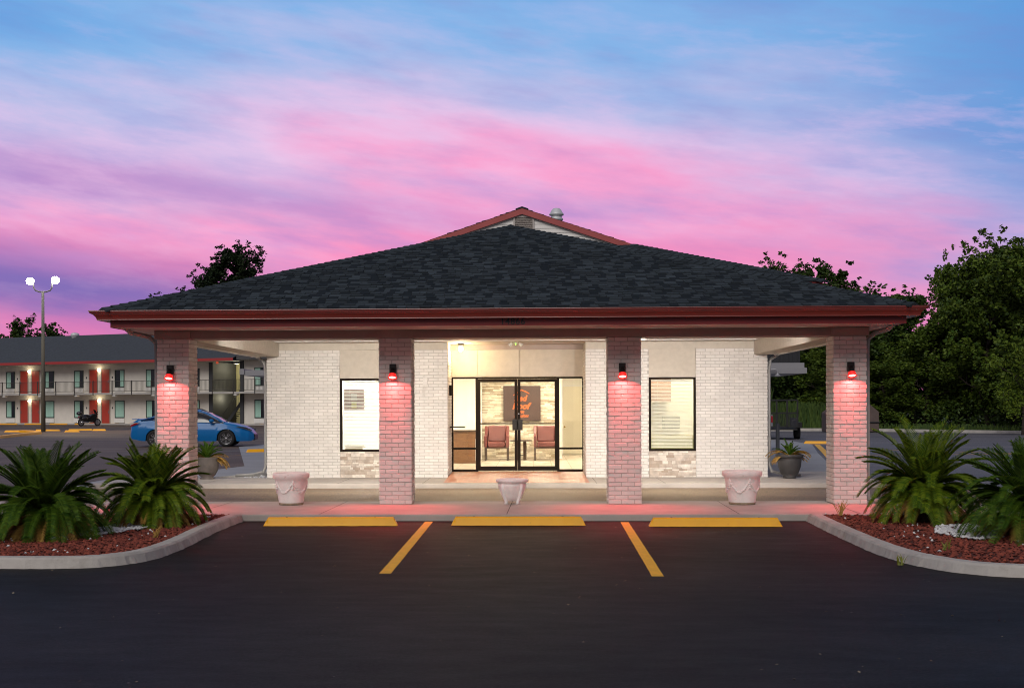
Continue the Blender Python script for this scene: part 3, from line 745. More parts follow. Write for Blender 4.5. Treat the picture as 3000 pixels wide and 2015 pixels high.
# rear wing and its flat canopy
rw = MB().box(-9.2, 8.6, 20.3, 25, 2.62, 2.80); rw.box(-9.35, -9.201, 20.25, 25.05, 2.66, 2.84)
rw.build('rear_canopy', mat('pale_metal', (.30, .30, .32), .5), OFF)
MS = mat('dark_metal_siding', (.030, .032, .038), .5, metal=.2)
sd = MB(); sd.box(4.98, 8.45, 20.6, 24.8, 2.96, 4.3)
x = 5.0
while x < 8.45: sd.box(x, x+.03, 20.575, 20.6, 2.96, 4.3); x += .14
sd.build('rear_siding', MS, OFF)
MB().box(4.98, 8.55, 20.45, 24.9, 2.802, 2.958).build('rear_fascia', MATS['pale_metal'], OFF)
MB().box(-5.0, 4.5, 20.02, 24.5, 0, 2.6).build('rear_wall', BRICK, OFF)
cd = MB().tube([(4.9, 20.2, 2.74), (7.6, 20.2, 2.74), (7.66, 20.2, 2.70), (7.66, 20.2, 2.62)], .02, 8); cd.lathe([(.03, .08), (.05, .05), (.10, .0), (.09, -.02)], 12, (7.66, 20.2, 2.54))
cd.build('conduit_lamp', mat('galv2', (.5, .5, .52), .4, metal=.6), OFF)

# ------------------------------------------------------------------ lobby interior (parts of the office)
FL = tilemat('lobby_floor_tile', (.74, .66, .54), (.70, .62, .50), (.50, .43, .34), .45, .45, .25, 0, .008)
MB().box(-3.0, 1.9, 8.62, 18.4, .12, .17).build('lobby_floor', FL, OFF)
lw = MB(); lw.box(-3.12, -3.0, 8.62, 18.4, .17, 2.75); lw.box(1.9, 2.0, 8.62, 18.4, .17, 2.75)
lw.box(-2.998, -1.42, 15.1, 15.3, .17, 2.75); lw.box(.72, .80, 15.4, 18.3, .17, 2.75); lw.box(.801, 1.899, 18.3, 18.4, .17, 2.75)
lw.box(-3.0, -1.84, 8.56, 8.61, .17, 2.75); lw.box(1.33, 1.9, 8.56, 8.61, .17, 2.75)
lw.build('lobby_wall', WALLIN, OFF)
MB().box(-3.12, 2.0, 8.61, 18.4, 2.75, 2.80).build('lobby_ceiling', WHITE, OFF)
sw = MB().box(-1.419, .719, 15.42, 15.6, .17, 2.75).build('stone_wall', mat('ledge_back', (.30, .24, .16), .9), OFF)
random.seed(21); ms = MB(); z_ = .175
LED = mat('ledgestone', (.38, .30, .19), .7, col2=(.86, .80, .66), var=.2, nscale=12)
while z_ < 2.74:
    h = min(random.choice((.022, .03, .03, .042)), 2.745-z_); x = -1.418
    while x < .715:
        x1 = min(x+random.uniform(.10, .42), .718); d = random.uniform(0, .03)
        ms.box(x+.001, x1-.001, 15.365+d, 15.42, z_+.001, z_+h-.001); x = x1
    z_ += h
ms.build('ledgestone', LED, sw)
lc = mat('ceiling_panel_light', (.9, .9, .85), .5, emit=(1.0, .86, .64), estr=56.0)
for x, y in ((-1.6, 10.6), (.3, 10.6), (-1.0, 13.3), (.2, 14.0), (-2.3, 13.2), (1.3, 16.3), (1.3, 13.2)):
    MB().box(x-.3, x+.3, y-.3, y+.3, 2.735, 2.749).build('ceiling_light', lc, OFF)
# louvred inner door
dr = MB().box(.86, .89, 18.24, 18.299, .17, 2.25); dr.box(1.50, 1.54, 18.24, 18.299, .17, 2.25); dr.box(.891, 1.499, 18.24, 18.299, 2.21, 2.25)
dr = dr.build('inner_door', WHITE, OFF)
pn = MB().box(.895, 1.495, 18.27, 18.296, .18, 2.205)
for i in range(26): pn.box(.96, 1.44, 18.255, 18.27, 1.30+i*.032, 1.318+i*.032)
for i in range(28): pn.box(.96, 1.44, 18.255, 18.27, .34+i*.031, .358+i*.031)
pn.build('door_panel', mat('cream_door', (.80, .74, .58), .45), dr)
MB().ball((.94, 18.2, 1.0), .03).build('door_knob', mat('brass', (.5, .33, .1), .3, metal=1), dr, smooth=True)
# office rooms behind the two windows
for a, b in ((-5.5, -3.121), (2.001, 4.75)):
    orm = MB()
    orm.box(a, b, 9.8, 9.9, .15, 2.75); orm.box(a, b, 7.53, 9.8, .13, .15); orm.box(a, b, 7.53, 9.8, 2.75, 2.8)
    orm.box(a-.02, a, 7.53, 9.9, .15, 2.75); orm.box(b, b+.02, 7.53, 9.9, .15, 2.75)
    orm.build('room_wall', WALLIN, OFF)
l1 = mat('office_light_cool', (.9, .9, .9), .5, emit=(1.0, .97, .90), estr=50.0)
l2 = mat('office_light_warm', (.9, .9, .8), .5, emit=(1.0, .92, .62), estr=34.0)
MB().box(-4.3, -3.4, 8.3, 9.2, 2.72, 2.745).build('ceiling_light', l1, OFF)
MB().box(2.5, 3.6, 8.4, 9.2, 2.72, 2.745).build('ceiling_light', l2, OFF)

# interior furniture (things)
LEATH = mat('tan_leather', (.115, .028, .023), .38, var=.10, nscale=7, bump=.1, bscale=60)
WOODD = mat('dark_wood', (.055, .032, .018), .45, var=.25, nscale=8, stretch=(1, 1, 6))
def armchair(lab, cx, cy):
    t = thing('armchair', lab, 'armchair', (cx, cy, .171), group='lobby armchairs'); w_ = .33
    s = MB().box(-w_+.09, w_-.09, -.34, .20, .36, .50); s.build('seat', LEATH, t, bevel=.03)
    b = MB(); b.prism_x([(.16, .50), (.30, .50), (.37, .93), (.26, .93)], -w_+.085, w_-.085); b.build('backrest', LEATH, t, bevel=.03)
    for sx_ in (-1, 1):
        x0, x1 = sorted((sx_*w_, sx_*(w_-.08)))
        MB().prism_x([(-.36, .36), (.33, .36), (.38, .92), (.27, .92), (.05, .70), (-.36, .66)], x0, x1).build('armrest', LEATH, t, bevel=.015)
        for yy in (-.33, .28): MB().prism([(sx_*(w_-.06), yy), (sx_*(w_-.01), yy), (sx_*(w_-.01), yy+.05), (sx_*(w_-.06), yy+.05)], 0, .358).build('leg', WOODD, t)
    MB().box(-w_+.02, w_-.02, -.34, .30, .325, .358).build('seat_frame', WOODD, t)
armchair('tan leather lobby armchair left of the small dark table', -.98, 14.25)
armchair('tan leather lobby armchair right of the small dark table', .34, 14.25)
t = thing('side_table', 'small dark round-topped table between the two lobby armchairs', 'table', (-.34, 14.4, .171))
MB().lathe([(.001, .51), (.30, .51), (.31, .525), (.30, .54), (.001, .54)], 28).build('tabletop', WOODD, t)
for a in range(4): MB().box(-.03, .03, .13, .19, 0, .508).xf(Matrix.Rotation(a*pi/2+.78, 4, 'Z')).build('leg', WOODD, t)
MB().lathe([(.16, .12), (.16, .14), (.001, .14)], 20).build('shelf', WOODD, t)
t = thing('front_desk', 'brown wooden reception desk inside, left of the glass doors', 'desk', (-1.95, 12.9, .171))
MB().box(-.75, .46, -.3, .3, 0, .80).build('body', mat('desk_wood', (.16, .075, .028), .45, var=.2, nscale=4, stretch=(1, 1, 5)), t)
MB().box(-.80, .50, -.35, .35, .802, .84).build('desk_top', WOODD, t)
MB().box(.465, .50, -.25, .25, .05, .62).build('end_panel', WHITE, t)
# framed logo panel on the stone wall (fixed decor)
PB = mat('poster_brown', (.050, .026, .020), .5, var=.15, nscale=3); OR = mat('poster_orange', (.42, .10, .016), .5)
t = thing('wall_sign', 'brown wall sign with orange hand-lettered writing above the lobby table', 'sign', (-.31, 15.30, 1.70))
MB().box(-.515, .515, 0, .03, -.485, .485).build('board', PB, t)
SX = -.02
rr = MB()
def brush(pts, r): rr.tube([(p[0], -.004, p[1]) for p in pts], r, 6)
brush([(-.22+SX, .22), (-.10+SX, .30), (.0+SX, .37), (.12+SX, .325), (.23+SX, .265)], [.012, .02, .022, .022, .015])
rr.build('roof_emblem', OR, t)
text_part('Red', 'lettering', t, OR, (-.03+SX, -.003, .07), .215, shear=.25, offset=.010, extrude=.004)
text_part('Roof', 'lettering', t, OR, (-.02+SX, -.003, -.15), .235, shear=.3, offset=.012, extrude=.004)
text_part('Inn', 'lettering', t, OR, (.0+SX, -.003, -.265), .12, shear=.3, offset=.007, extrude=.004)
text_part('& Suites', 'lettering', t, OR, (.0+SX, -.003, -.38), .12, shear=.3, offset=.005, extrude=.004)
# notices and papers behind the left window
t = thing('notice_board', 'red and grey notices hung inside the left office window', 'poster', (-3.86, 7.52, 1.80))
MB().box(-.23, .21, 0, .015, -.24, .20).build('board', mat('notice_red', (.28, .10, .09), .6, var=.3, nscale=9), t)
MB().box(-.07, .04, -.008, -.001, -.20, -.06).build('yellow_note', mat('note_yellow', (.75, .75, .05), .6), t)
MB().box(-.08, .05, -.008, -.001, -.04, .12).build('grey_note', mat('note_grey', (.45, .42, .42), .6), t)
t = MB()
for i in range(6): t.box(-4.08+.02*(i % 2), -3.70+.03*(i % 3)-.02, 7.55, 7.75, .70+i*.018, .714+i*.018)
tag(t.build('paper_stack', mat('paper', (.55, .45, .25), .8, island=.3)), 'stack of papers on the sill inside the left office window', 'papers')
t = thing('office_shelf', 'dark shelf with boxes seen through the blinds of the right window', 'shelf', (2.72, 9.3, .15))
MB().box(-.2, .42, -.1, .3, 1.55, 2.2).build('cabinet', mat('cab_brown', (.20, .10, .06), .6, var=.2), t)
MB().box(.25, .62, -.1, .3, .95, 1.25).build('printer', mat('printer_grey', (.22, .22, .20), .5), t, bevel=.02)
MB().box(-.2, 1.35, -.1, .4, .72, .80).build('worktop', mat('worktop', (.45, .40, .25), .5), t)
MB().box(-.15, 1.30, -.05, .35, 0, .718).build('base_unit', mat('base_green', (.32, .33, .18), .6), t)
MB().box(1.05, 1.32, .0, .3, 1.0, 1.5).build('rack', GREYP, t)

# ------------------------------------------------------------------ lamps at the office
BLK = mat('lamp_black', (.018, .012, .012), .4, metal=.3)
REDL = mat('red_lens', (1, .3, .25), .4, emit=(1.0, .16, .13), estr=11.0)
names = ['on the leftmost column', 'on the second column from the left', 'on the third column from the left', 'on the rightmost column']
for i, (a, b) in enumerate(colx):
    cx = (a+b)/2-[.035, -.0, .045, .02][i]*0+[-.03, -.03, -.04, .0][i]
    t = thing('wall_lamp', 'dark wall lamp shining red light downward '+names[i], 'wall lamp', (cx, .0, 2.17), group='red wall lamps on the columns')
    MB().box(-.052, .052, -.075, -.002, -.02, .125).build('mount', BLK, t, bevel=.008)
    M = Matrix.Translation((0, -.075, .02)) @ Matrix.Rotation(R(-24), 4, 'X')
    MB().lathe([(.001, .03), (.042, .03), (.046, -.02), (.060, -.115), (.064, -.12), (.058, -.12), (.052, -.105)], 24).xf(M).build('shade', BLK, t, smooth=True)
    MB().lathe([(.0535, -.062), (.0675, -.126), (.062, -.127)], 24).xf(M).build('glowing_rim', mat('rim_red', (.5, .01, .01), .5, emit=(1.0, .022, .018), estr=1.1), t, smooth=True)
    MB().lathe([(.057, -.112), (.030, -.116), (.001, -.118)], 24).xf(M).build('lens', REDL, t)
    p = M @ Vector((0, 0, -.135))
    light('SPOT', 'bulb', t, p, 32, (1.0, .05, .05), .03, rot=(R(-4), 0, 0), spot=R(156), blend=.35)
    light('SPOT', 'beam', t, p, 180, (1.0, .06, .07), .05, rot=(R(-24), 0, 0), spot=R(88), blend=.9)
    light('SPOT', 'bulb_halo', t, p, 3.0, (1.0, .55, .45), .02, rot=(R(16), 0, 0), spot=R(50), blend=.8)
# flush ceiling lamps under the canopy
LG = mat('lamp_glow', (1, 1, 1), .5, emit=(1.0, .88, .72), estr=22.0)
def can(lab, x, y, z, e, col, spot=150, rad=.09):
    t = thing('ceiling_lamp', lab, 'ceiling lamp', (x, y, z), group='canopy ceiling lamps')
    MB().lathe([(rad+.02, 0), (rad+.02, -.03), (rad, -.035), (rad, -.012)], 24).build('trim_ring', WHITE, t)
    MB().lathe([(rad-.002, -.02), (.001, -.022)], 24).build('lens', LG, t)
    light('SPOT', 'bulb', t, (0, 0, -.05), e, col, .09, spot=R(spot), blend=.6)
CW = (1.0, .90, .78)
can('round ceiling lamp over the drive lane near the left beam', -4.2, 3.9, 3.0, 95, CW)
can('round ceiling lamp over the drive lane before the left window', -2.1, 3.9, 3.0, 70, CW)
can('round ceiling lamp over the drive lane before the entrance', .1, 3.9, 3.0, 70, (1, .84, .62))
can('round ceiling lamp over the drive lane right of the entrance', 1.9, 3.9, 3.0, 70, CW)
can('round ceiling lamp over the drive lane near the right beam', 3.7, 3.9, 3.0, 95, (1.0, .90, .84))
can('bright ceiling lamp beside the top of the third column', 2.22, 6.1, 3.0, 26, (1, .95, .85), rad=.07)
for i, (x, e, col, lb) in enumerate(((-4.55, 900, (1, .945, .87), 'near the left side beam'), (-2.95, 720, (1, .94, .86), 'left of the second column'), (-1.2, 430, (1, .91, .78), 'right of the second column'),
                              (.5, 430, (1, .92, .80), 'left of the third column'), (2.2, 720, (1, .94, .87), 'right of the third column'), (3.8, 950, (1, .93, .89), 'near the right side beam'))):
    t = thing('added_flood', 'small added flood lamp brightening the wall, unseen on the back of the front beam '+lb, 'flood lamp', (x, .60, 2.93), group='added flood lamps behind the front beam')  # unseen floods added to wash the back wall with light
    MB().box(-.07, .07, -.13, -.02, -.05, .05).build('housing', WHITE, t, bevel=.008)
    MB().box(-.06, .06, -.019, -.015, -.04, .04).build('lens', LG, t)
    light('SPOT', 'bulb', t, (0, .02, 0), e, col, .08, rot=(R(71), 0, 0), spot=R(76), blend=1.0)
t = thing('entry_lamp', 'glowing warm jar lamp under the ceiling left of the glass doors', 'lamp', (-1.58, 7.9, 3.0))
MB().lathe([(.07, 0), (.07, -.03), (.03, -.04), (.03, -.06)], 20).build('base', BLK, t)
MB().ball((0, 0, -.115), .055, 14, 10).build('globe', mat('warm_glow', (1, 1, 1), .5, emit=(1.0, .80, .42), estr=40.0), t, smooth=True)
light('POINT', 'bulb', t, (0, -.02, -.19), 60, (1.0, .72, .36), .05)
t = thing('security_light', 'twin-headed security light with green glow on the ceiling before the doors', 'security light', (-.37, 7.45, 3.0))
MB().lathe([(.05, 0), (.05, -.02), (.02, -.03)], 16).build('base', WHITE, t)
for s in (-1, 1): MB().lathe([(.02, .03), (.045, -.05), (.04, -.05)], 14).xf(Matrix.Translation((s*.10, 0, -.04)) @ Matrix.Rotation(-s*.9, 4, 'Y')).build('head', WHITE, t)
MB().box(-.006, .006, -.03, -.02, -.06, -.02).build('indicator', mat('green_led', (.2, 1, .1), .5, emit=(.3, 1.0, .08), estr=8.0), t)

# ------------------------------------------------------------------ planters
POTW = mat('weathered_white_pot', (.93, .90, .86), .75, var=.10, nscale=6, bump=.4, bscale=50, dirt=(.50, .30, .22), dscale=9, dthr=.64)
POTB = mat('pot_foot_moss', (.30, .25, .17), .85, var=.3, nscale=20)
def big_pot(lab, x, y, r, h, seed):
    t = thing('planter', lab, 'planter', (x, y, .101), group='white planters along the front walk')
    k = r/.285; q = h/.50
    prof = [(.19, .035), (.20, .10), (.222, .22), (.242, .33), (.252, .40), (.285, .425), (.287, .475), (.282, .49), (.262, .50), (.240, .495), (.235, .44), (.22, .30), (.001, .30)]
    MB().lathe([(a*k, b*q) for a, b in prof], 48).build('bowl', POTW, t, smooth=True)
    MB().lathe([(.001, 0), (.183*k, 0), (.19*k, .006), (.192*k, .034*q), (.188*k, .036*q)], 40).build('foot', POTB, t, smooth=True)
    sw = MB(); rnd = random.Random(seed)
    for c in range(5):
        a0 = c*2*pi/5-pi/2+.3
        for i in range(26):
            f = i/25; a = a0+(f)*2*pi/5; zz = .36-.17*sin(pi*f)
            rr_ = .19+(.252-.19)*min(1, (zz-.035)/.365)+.004
            sw.ball((rr_*k*cos(a), rr_*k*sin(a), (zz+rnd.uniform(-.008, .008))*q), .014*k, 6, 4)
            if i % 2: sw.ball((rr_*k*cos(a+.02), rr_*k*sin(a+.02), (zz+.018)*q), .011*k, 6, 4)
        for i in range(5): sw.ball((.246*k*cos(a0), .246*k*sin(a0), (.38-i*.03)*q), .016*k, 6, 4)
    sw.build('garland', POTW, t, smooth=True)
    MB().lathe([(.228*k, .43*q), (.001, .432*q)], 24).build('soil', mat('soil', (.05, .03, .02), .95), t)
big_pot('large white planter with a flaking rim in front of the left pier', -3.80, .0, .285, .50, 1)
big_pot('large white planter in front of the right brick pier', 3.235, .02, .305, .52, 2)
t = thing('urn', 'small white footed urn with grape relief in front of the doors', 'planter', (-.335, .1, .101))
lobe = lambda a, j: 1+.05*(abs(cos(2*a)) > .93)
MB().lathe([(.001, .05), (.10, .05), (.125, .06), (.15, .12), (.185, .20), (.205, .27), (.212, .31), (.20, .33), (.235, .345), (.243, .36), (.243, .375), (.235, .39), (.215, .395), (.20, .385), (.19, .33), (.001, .30)], 64, lobes=lobe).build('bowl', POTW, t, smooth=True)
for a in range(4):
    q = a*pi/2+pi/4
    MB().tube([(.215*cos(q), .215*sin(q), .32), (.205*cos(q), .205*sin(q), .22), (.165*cos(q), .165*sin(q), .11), (.125*cos(q), .125*sin(q), .04), (.135*cos(q), .135*sin(q), 0)], [.022, .024, .026, .026, .034], 8).build('foot', POTW, t, smooth=True)
gr = MB()
for a in range(4):
    q = a*pi/2-pi/2+.12
    for i in range(4):
        for j in range(4-i): gr.ball(((.205-.012*i)*cos(q+(j-(3-i)/2)*.11), (.205-.012*i)*sin(q+(j-(3-i)/2)*.11), .29-.022*i), .013, 6, 4)
gr.build('grape_relief', POTW, t, smooth=True)
t['group'] = 'white planters along the front walk'

# fronds ------------------------------------------------------------------------------
FG = mat('cycad_green', (.020, .062, .004), .6, col2=(.085, .15, .010), spec=.15)
FGB = mat('cycad_bright', (.10, .15, .012), .45, col2=(.20, .20, .02))
FD = mat('cycad_dry', (.28, .15, .025), .7, col2=(.46, .28, .06))
TRK = mat('cycad_trunk', (.06, .035, .02), .95, var=.4, nscale=20, bump=1.0, bscale=40)
def frond(mb, org, az, el, L, droop, rnd, lw=.017, ll=.13, n=40, curl=.0):
    d = Vector((cos(az)*cos(el), sin(az)*cos(el), sin(el))); p = Vector(org); pts = [p.copy()]; dirs = [d.copy()]
    st = L/n; side0 = Vector((-sin(az), cos(az), 0))
    for i in range(n):
        f = i/n; d = (d+Vector((0, 0, -droop*st*(.4+1.6*f)))+side0*curl*st).normalized(); p = p+d*st; pts.append(p.copy()); dirs.append(d.copy())
    mb.tube(pts[::4]+[pts[-1]], [.008*(1-.75*i/(len(pts[::4]))) for i in range(len(pts[::4])+1)], 4)
    for i in range(3, n):
        f = i/n; d = dirs[i]; side = (side0-d*side0.dot(d)).normalized(); up = side.cross(d)*(-1)
        if up.z < 0: up = -up
        l = ll*(min(1, f*3.2)*(1-.55*max(0, f-.45)/.55))*rnd.uniform(.85, 1.1)
        for s in (-1, 1):
            dd = (side*s*.80+d*.62+up*.32).normalized(); tip = pts[i]+dd*l+Vector((0, 0, -l*.10))
            wv = d*lw*.5; mid = pts[i]+dd*l*.5+up*.006
            b = len(mb.v)
            mb.v += [tuple(pts[i]-wv*.7), tuple(pts[i]+wv*.7), tuple(mid+wv), tuple(tip), tuple(mid-wv)]; mb.f += [(b, b+1, b+2, b+3, b+4)]
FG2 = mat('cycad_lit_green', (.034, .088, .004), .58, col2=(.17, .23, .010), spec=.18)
def sago(lab, loc, rad, top, seed, n=70, dry=22, trunk=.32, bright=0, gm_=None):
    rnd = random.Random(seed); t = thing('sago_palm', lab, 'sago palm', loc, group='sago palms in the beds')
    MB().lathe([(.10, -.05), (.15, .05), (.16, trunk*.6), (.12, trunk), (.05, trunk+.05), (.001, trunk+.06)], 14, lobes=lambda a, j: 1+.12*sin(a*7+j*2)).build('trunk', TRK, t)
    mb = MB(); o = (0, 0, trunk)
    for i in range(n):
        f = (i+.5)/n; az = i*2.39996+rnd.uniform(-.2, .2); el = R(82-88*f**.85+rnd.uniform(-7, 7))
        L = rad*(1.02+.12*f)*rnd.uniform(.85, 1.1)*(1.0 if f > .3 else top)
        frond(mb, (cos(az)*.05, sin(az)*.05, trunk), az, el, L, (.75 if f < .35 else 1.45)/rad, rnd, ll=.165, lw=.0135, n=52, curl=rnd.uniform(-.4, .4)/rad)
    mb.build('green_fronds', gm_ or FG, t)
    if dry:
        mb = MB()
        for i in range(dry):
            az = i*2.39996*1.7+rnd.uniform(-.3, .3); el = R(rnd.uniform(-42, 4))
            frond(mb, (cos(az)*.10, sin(az)*.10, trunk*.75), az, el, rad*rnd.uniform(.7, 1.02), 1.3/rad, rnd, ll=.11, lw=.014)
        mb.build('dry_fronds', FD, t)
    if bright:
        mb = MB()
        for i in range(bright):
            az = rnd.uniform(-2.6, -.6); frond(mb, (cos(az)*.1, sin(az)*.1, trunk*.9), az, R(rnd.uniform(-10, 45)), rad*rnd.uniform(.35, .55), 1.0/rad, rnd, ll=.07, n=22)
        mb.build('yellow_fronds', FGB, t)
    return t
sago('big dark sago palm at the left edge in the left bed', (-5.82, -4.9, .09), .84, 1.0, 31, n=104, dry=30)
sago('sago palm with yellowed lower fronds beside the leftmost column', (-4.98, -3.35, .09), .70, 1.10, 32, gm_=FG2, n=92, dry=28, bright=14, trunk=.36)
sago('tall sago palm nearer the rightmost column in the right bed', (5.13, -2.95, .09), .78, 1.2, 33, gm_=FG2, n=96, dry=32, trunk=.42)
sago('big dark sago palm at the right edge with hanging brown fronds', (5.72, -5.0, .09), .86, 1.0, 34, n=104, dry=34, trunk=.36)
# small weeds
def weed(lab, loc, seed, n=14, h=.22, m=None):
    rnd = random.Random(seed); mb = MB()
    for i in range(n):
        a = rnd.uniform(0, 6.28); l = rnd.uniform(.4, 1)*h; r = rnd.uniform(.1, .6)*h; w_ = .004
        b = Vector((rnd.uniform(-.03, .03), rnd.uniform(-.02, .02), 0)); t_ = b+Vector((cos(a)*r, sin(a)*r*.6, l)); mid = b*.5+t_*.5+Vector((0, 0, l*.15)); sd_ = Vector((sin(a), -cos(a), 0))*w_+Vector((w_, 0, 0))
        mb.add([b-sd_, b+sd_, mid+sd_, t_, mid-sd_], [(0, 1, 2, 3, 4)])
    return tag(mb.build('weed', m or FD, loc=loc), lab, 'weed')
weed('dry tuft of grass beside the right bed corner', (4.25, -2.05, .1), 1, 18, .26)
weed('dry weed at the foot of the back walk step by the rightmost column', (4.28, 5.18, .01), 2, 16, .2)
weed('small dry tuft in the lava rock of the left bed', (-4.45, -5.0, .1), 3, 14, .16)
weed('small green weed at the curb of the right bed', (3.72, -6.75, .01), 4, 12, .12, FGB)
weed('small green weed in the right bed mulch', (4.35, -6.2, .1), 5, 12, .16, FGB)

# dark pots by the corners of the office
POTD = mat('grey_brown_pot', (.115, .095, .085), .7, var=.2, nscale=8, bump=.3, bscale=60)
POTK = mat('charcoal_pot', (.045, .042, .042), .6, var=.2, nscale=8)
def dark_pot(lab, x, y, r, m, seed, gn, dn, rim):
    rnd = random.Random(seed); t = thing('potted_palm', lab, 'potted plant', (x, y, .101)); k = r/.25
    if rim: prof = [(.12, 0), (.13, .02), (.12, .03), (.17, .10), (.215, .22), (.232, .36), (.225, .40), (.262, .41), (.268, .45), (.262, .46), (.235, .46), (.22, .40), (.001, .38)]
    else: prof = [(.15, 0), (.152, .025), (.12, .035), (.17, .08), (.225, .18), (.246, .28), (.248, .34), (.238, .40), (.245, .44), (.25, .46), (.235, .47), (.22, .43), (.001, .41)]
    MB().lathe([(a*k, b*k) for a, b in prof], 40).build('pot', m, t, smooth=True)
    mb = MB()
    for i in range(gn):
        f = i/gn; az = i*2.4; frond(mb, (0, 0, .44*k), az, R(80-50*f), rnd.uniform(.28, .42), 2.0, rnd, ll=.075, n=24)
    mb.build('green_fronds', FG, t); mb = MB()
    for i in range(dn):
        az = [0.0, .25, 3.3, -.3, 3.0, 2.6, .1, 3.6][i % 8]+rnd.uniform(-.25, .25); frond(mb, (0, 0, .44*k), az, R(rnd.uniform(0, 35)), rnd.uniform(.36, .58), 2.6, rnd, ll=.07, n=24)
    mb.build('dry_fronds', FD, t)
dark_pot('bulbous grey-brown pot with a half-dead small palm left of the office', -6.95, 7.0, .25, POTD, 3, 22, 22, False)
dark_pot('charcoal rimmed pot with a drooping small palm right of the office', 5.36, 6.95, .27, POTK, 4, 11, 16, True)

# ------------------------------------------------------------------ motel wing across the lot
PL_, PA = (-52.22, 102.3), R(-22.6)
MOT = thing('motel_wing', 'long two-storey motel with red doors, grey roof and balcony railing', 'building', (PL_[0], PL_[1], .0), PA)
MW = mat('motel_wall', (.74, .70, .63), .85, var=.06, nscale=1.5)
MDK = mat('motel_dark', (.05, .052, .058), .7); MOL = mat('stair_wall', (.40, .37, .22), .85)
RD = mat('red_door', (.42, .045, .028), .5, var=.05, nscale=3)
FRM = mat('green_frame', (.03, .05, .04), .5); CURT = mat('mint_curtain', (.38, .62, .52), .8, var=.12, nscale=3, stretch=(6, 6, .3))
DGL = mat('dark_glass', (.012, .016, .02), .08, spec=.8)
U0, U1 = -14.0, 34.0
wm = MB()
wm.box(U0, 25.15, 0, .3, .0, 5.7); wm.box(28.9, U1, 0, .3, 0, 5.7); wm.box(U0, U1, 9.5, 9.8, 0, 5.7); wm.box(U0, U0+.3, .31, 9.49, 0, 5.7); wm.box(U1-.3, U1, .31, 9.49, 0, 5.7)
wm.build('wall', MW, MOT)
MB().box(25.16, 28.89, 3.4, 3.5, 0, 5.6).build('stairwell_wall', MOL, MOT)
pm = MB().box(25.16, 25.6, -.12, 3.39, 0, 5.6); pm.box(28.55, 28.89, -.15, 3.39, 0, 8.4)
pm.build('stairwell_pier', MDK, MOT)
t_ = MB().box(26.6, 27.0, 1.6, 2.0, 5.48, 5.58).build('stairwell_lamp', WHITE, MOT); light('POINT', 'bulb', t_, (26.8, 1.8, 5.2), 110, (1, .9, .6), .2); light('POINT', 'bulb', t_, (26.2, 1.2, 2.4), 60, (1, .9, .6), .2)
sb = MB()
for i in range(16):
    u_ = 26.0+i*.155; sb.box(u_, u_+.17, 1.0, 2.1, .02+i*.185, .10+i*.185)
sb.build('stair', MDK, MOT)
MB().prism_y([(26.0, 0), (28.5, 2.9), (28.5, 2.5), (26.4, 0)], .92, .98).build('stair_stringer', MDK, MOT)
rl = MB().tube([(25.9, .9, .9), (28.5, .9, 3.9)], .03, 5)
for i in range(14): rl.tube([(26+i*.18, .9, .1+i*.208), (26+i*.18, .9, .98+i*.208)], .012, 4)
rl.build('stair_railing', MDK, MOT)
MB().box(U0, U1, -1.45, -.002, 2.78, 2.94).build('walkway_slab', mat('slab_pale', (.50, .48, .45), .8, var=.1, nscale=1), MOT)
# roof
rm = MB(); rm.add([(U0-.5, -1.6, 5.90), (28.9, -1.6, 5.90), (28.9, 4.9, 8.78), (U0-.5, 4.9, 8.78), (U0-.5, 11.4, 5.90), (28.9, 11.4, 5.90)], [(0, 1, 2, 3), (3, 2, 5, 4)])
rm.add([(28.91, 0, 5.90), (36, 0, 5.90), (36, 4.9, 8.4), (28.91, 4.9, 8.4), (28.91, 9.8, 5.9), (36, 9.8, 5.9)], [(0, 1, 2, 3), (3, 2, 5, 4)])
MR = rm.build('roof', mat('motel_shingle', (.058, .068, .082), .9, var=.25, nscale=3.5, bump=.4, bscale=14, stretch=(1, 3, 3)), MOT)
MB().box(U0-.5, 28.88, -1.64, -1.602, 5.66, 5.90).build('fascia', mat('motel_red', (.42, .05, .05), .5), MOT)
MB().box(U0-.5, 28.88, -1.60, -.01, 5.64, 5.665).build('soffit', mat('motel_soffit', (.40, .38, .35), .7), MOT)
ds = MB().box(28.95, U1, -1.2, -.9, 5.75, 8.35)
x = 28.95
while x < U1: ds.box(x, x+.05, -1.24, -1.2, 5.75, 8.35); x += .22
ds.build('metal_siding', mat('grey_siding', (.10, .10, .105), .6), MOT)
MB().box(28.95, U1, -.89, -.005, 5.72, 5.80).build('siding_soffit', MATS['motel_soffit'], MOT)
for (vx, vz, r_) in ((5.3, 8.2, .42), (21.2, 8.3, .12)): MB().lathe([(r_*.8, 0), (r_*.8, .5), (r_, .55), (r_, .75), (r_*.7, .85), (.01, .9)], 16, (vx, 4.6, vz-.05)).build('roof_vent', MATS['galvanised'], MR, smooth=True)
doors = [2.71, 4.19, 11.33, 12.8, 19.95, 21.4, -5.9, -4.4]
wins = [(.87, 'l'), (5.85, 'f'), (9.47, 'l'), (14.37, 'f'), (18.03, 'l'), (22.95, 'f'), (30.02, 'l'), (-7.75, 'l'), (-2.75, 'f')]
rnd = random.Random(5)
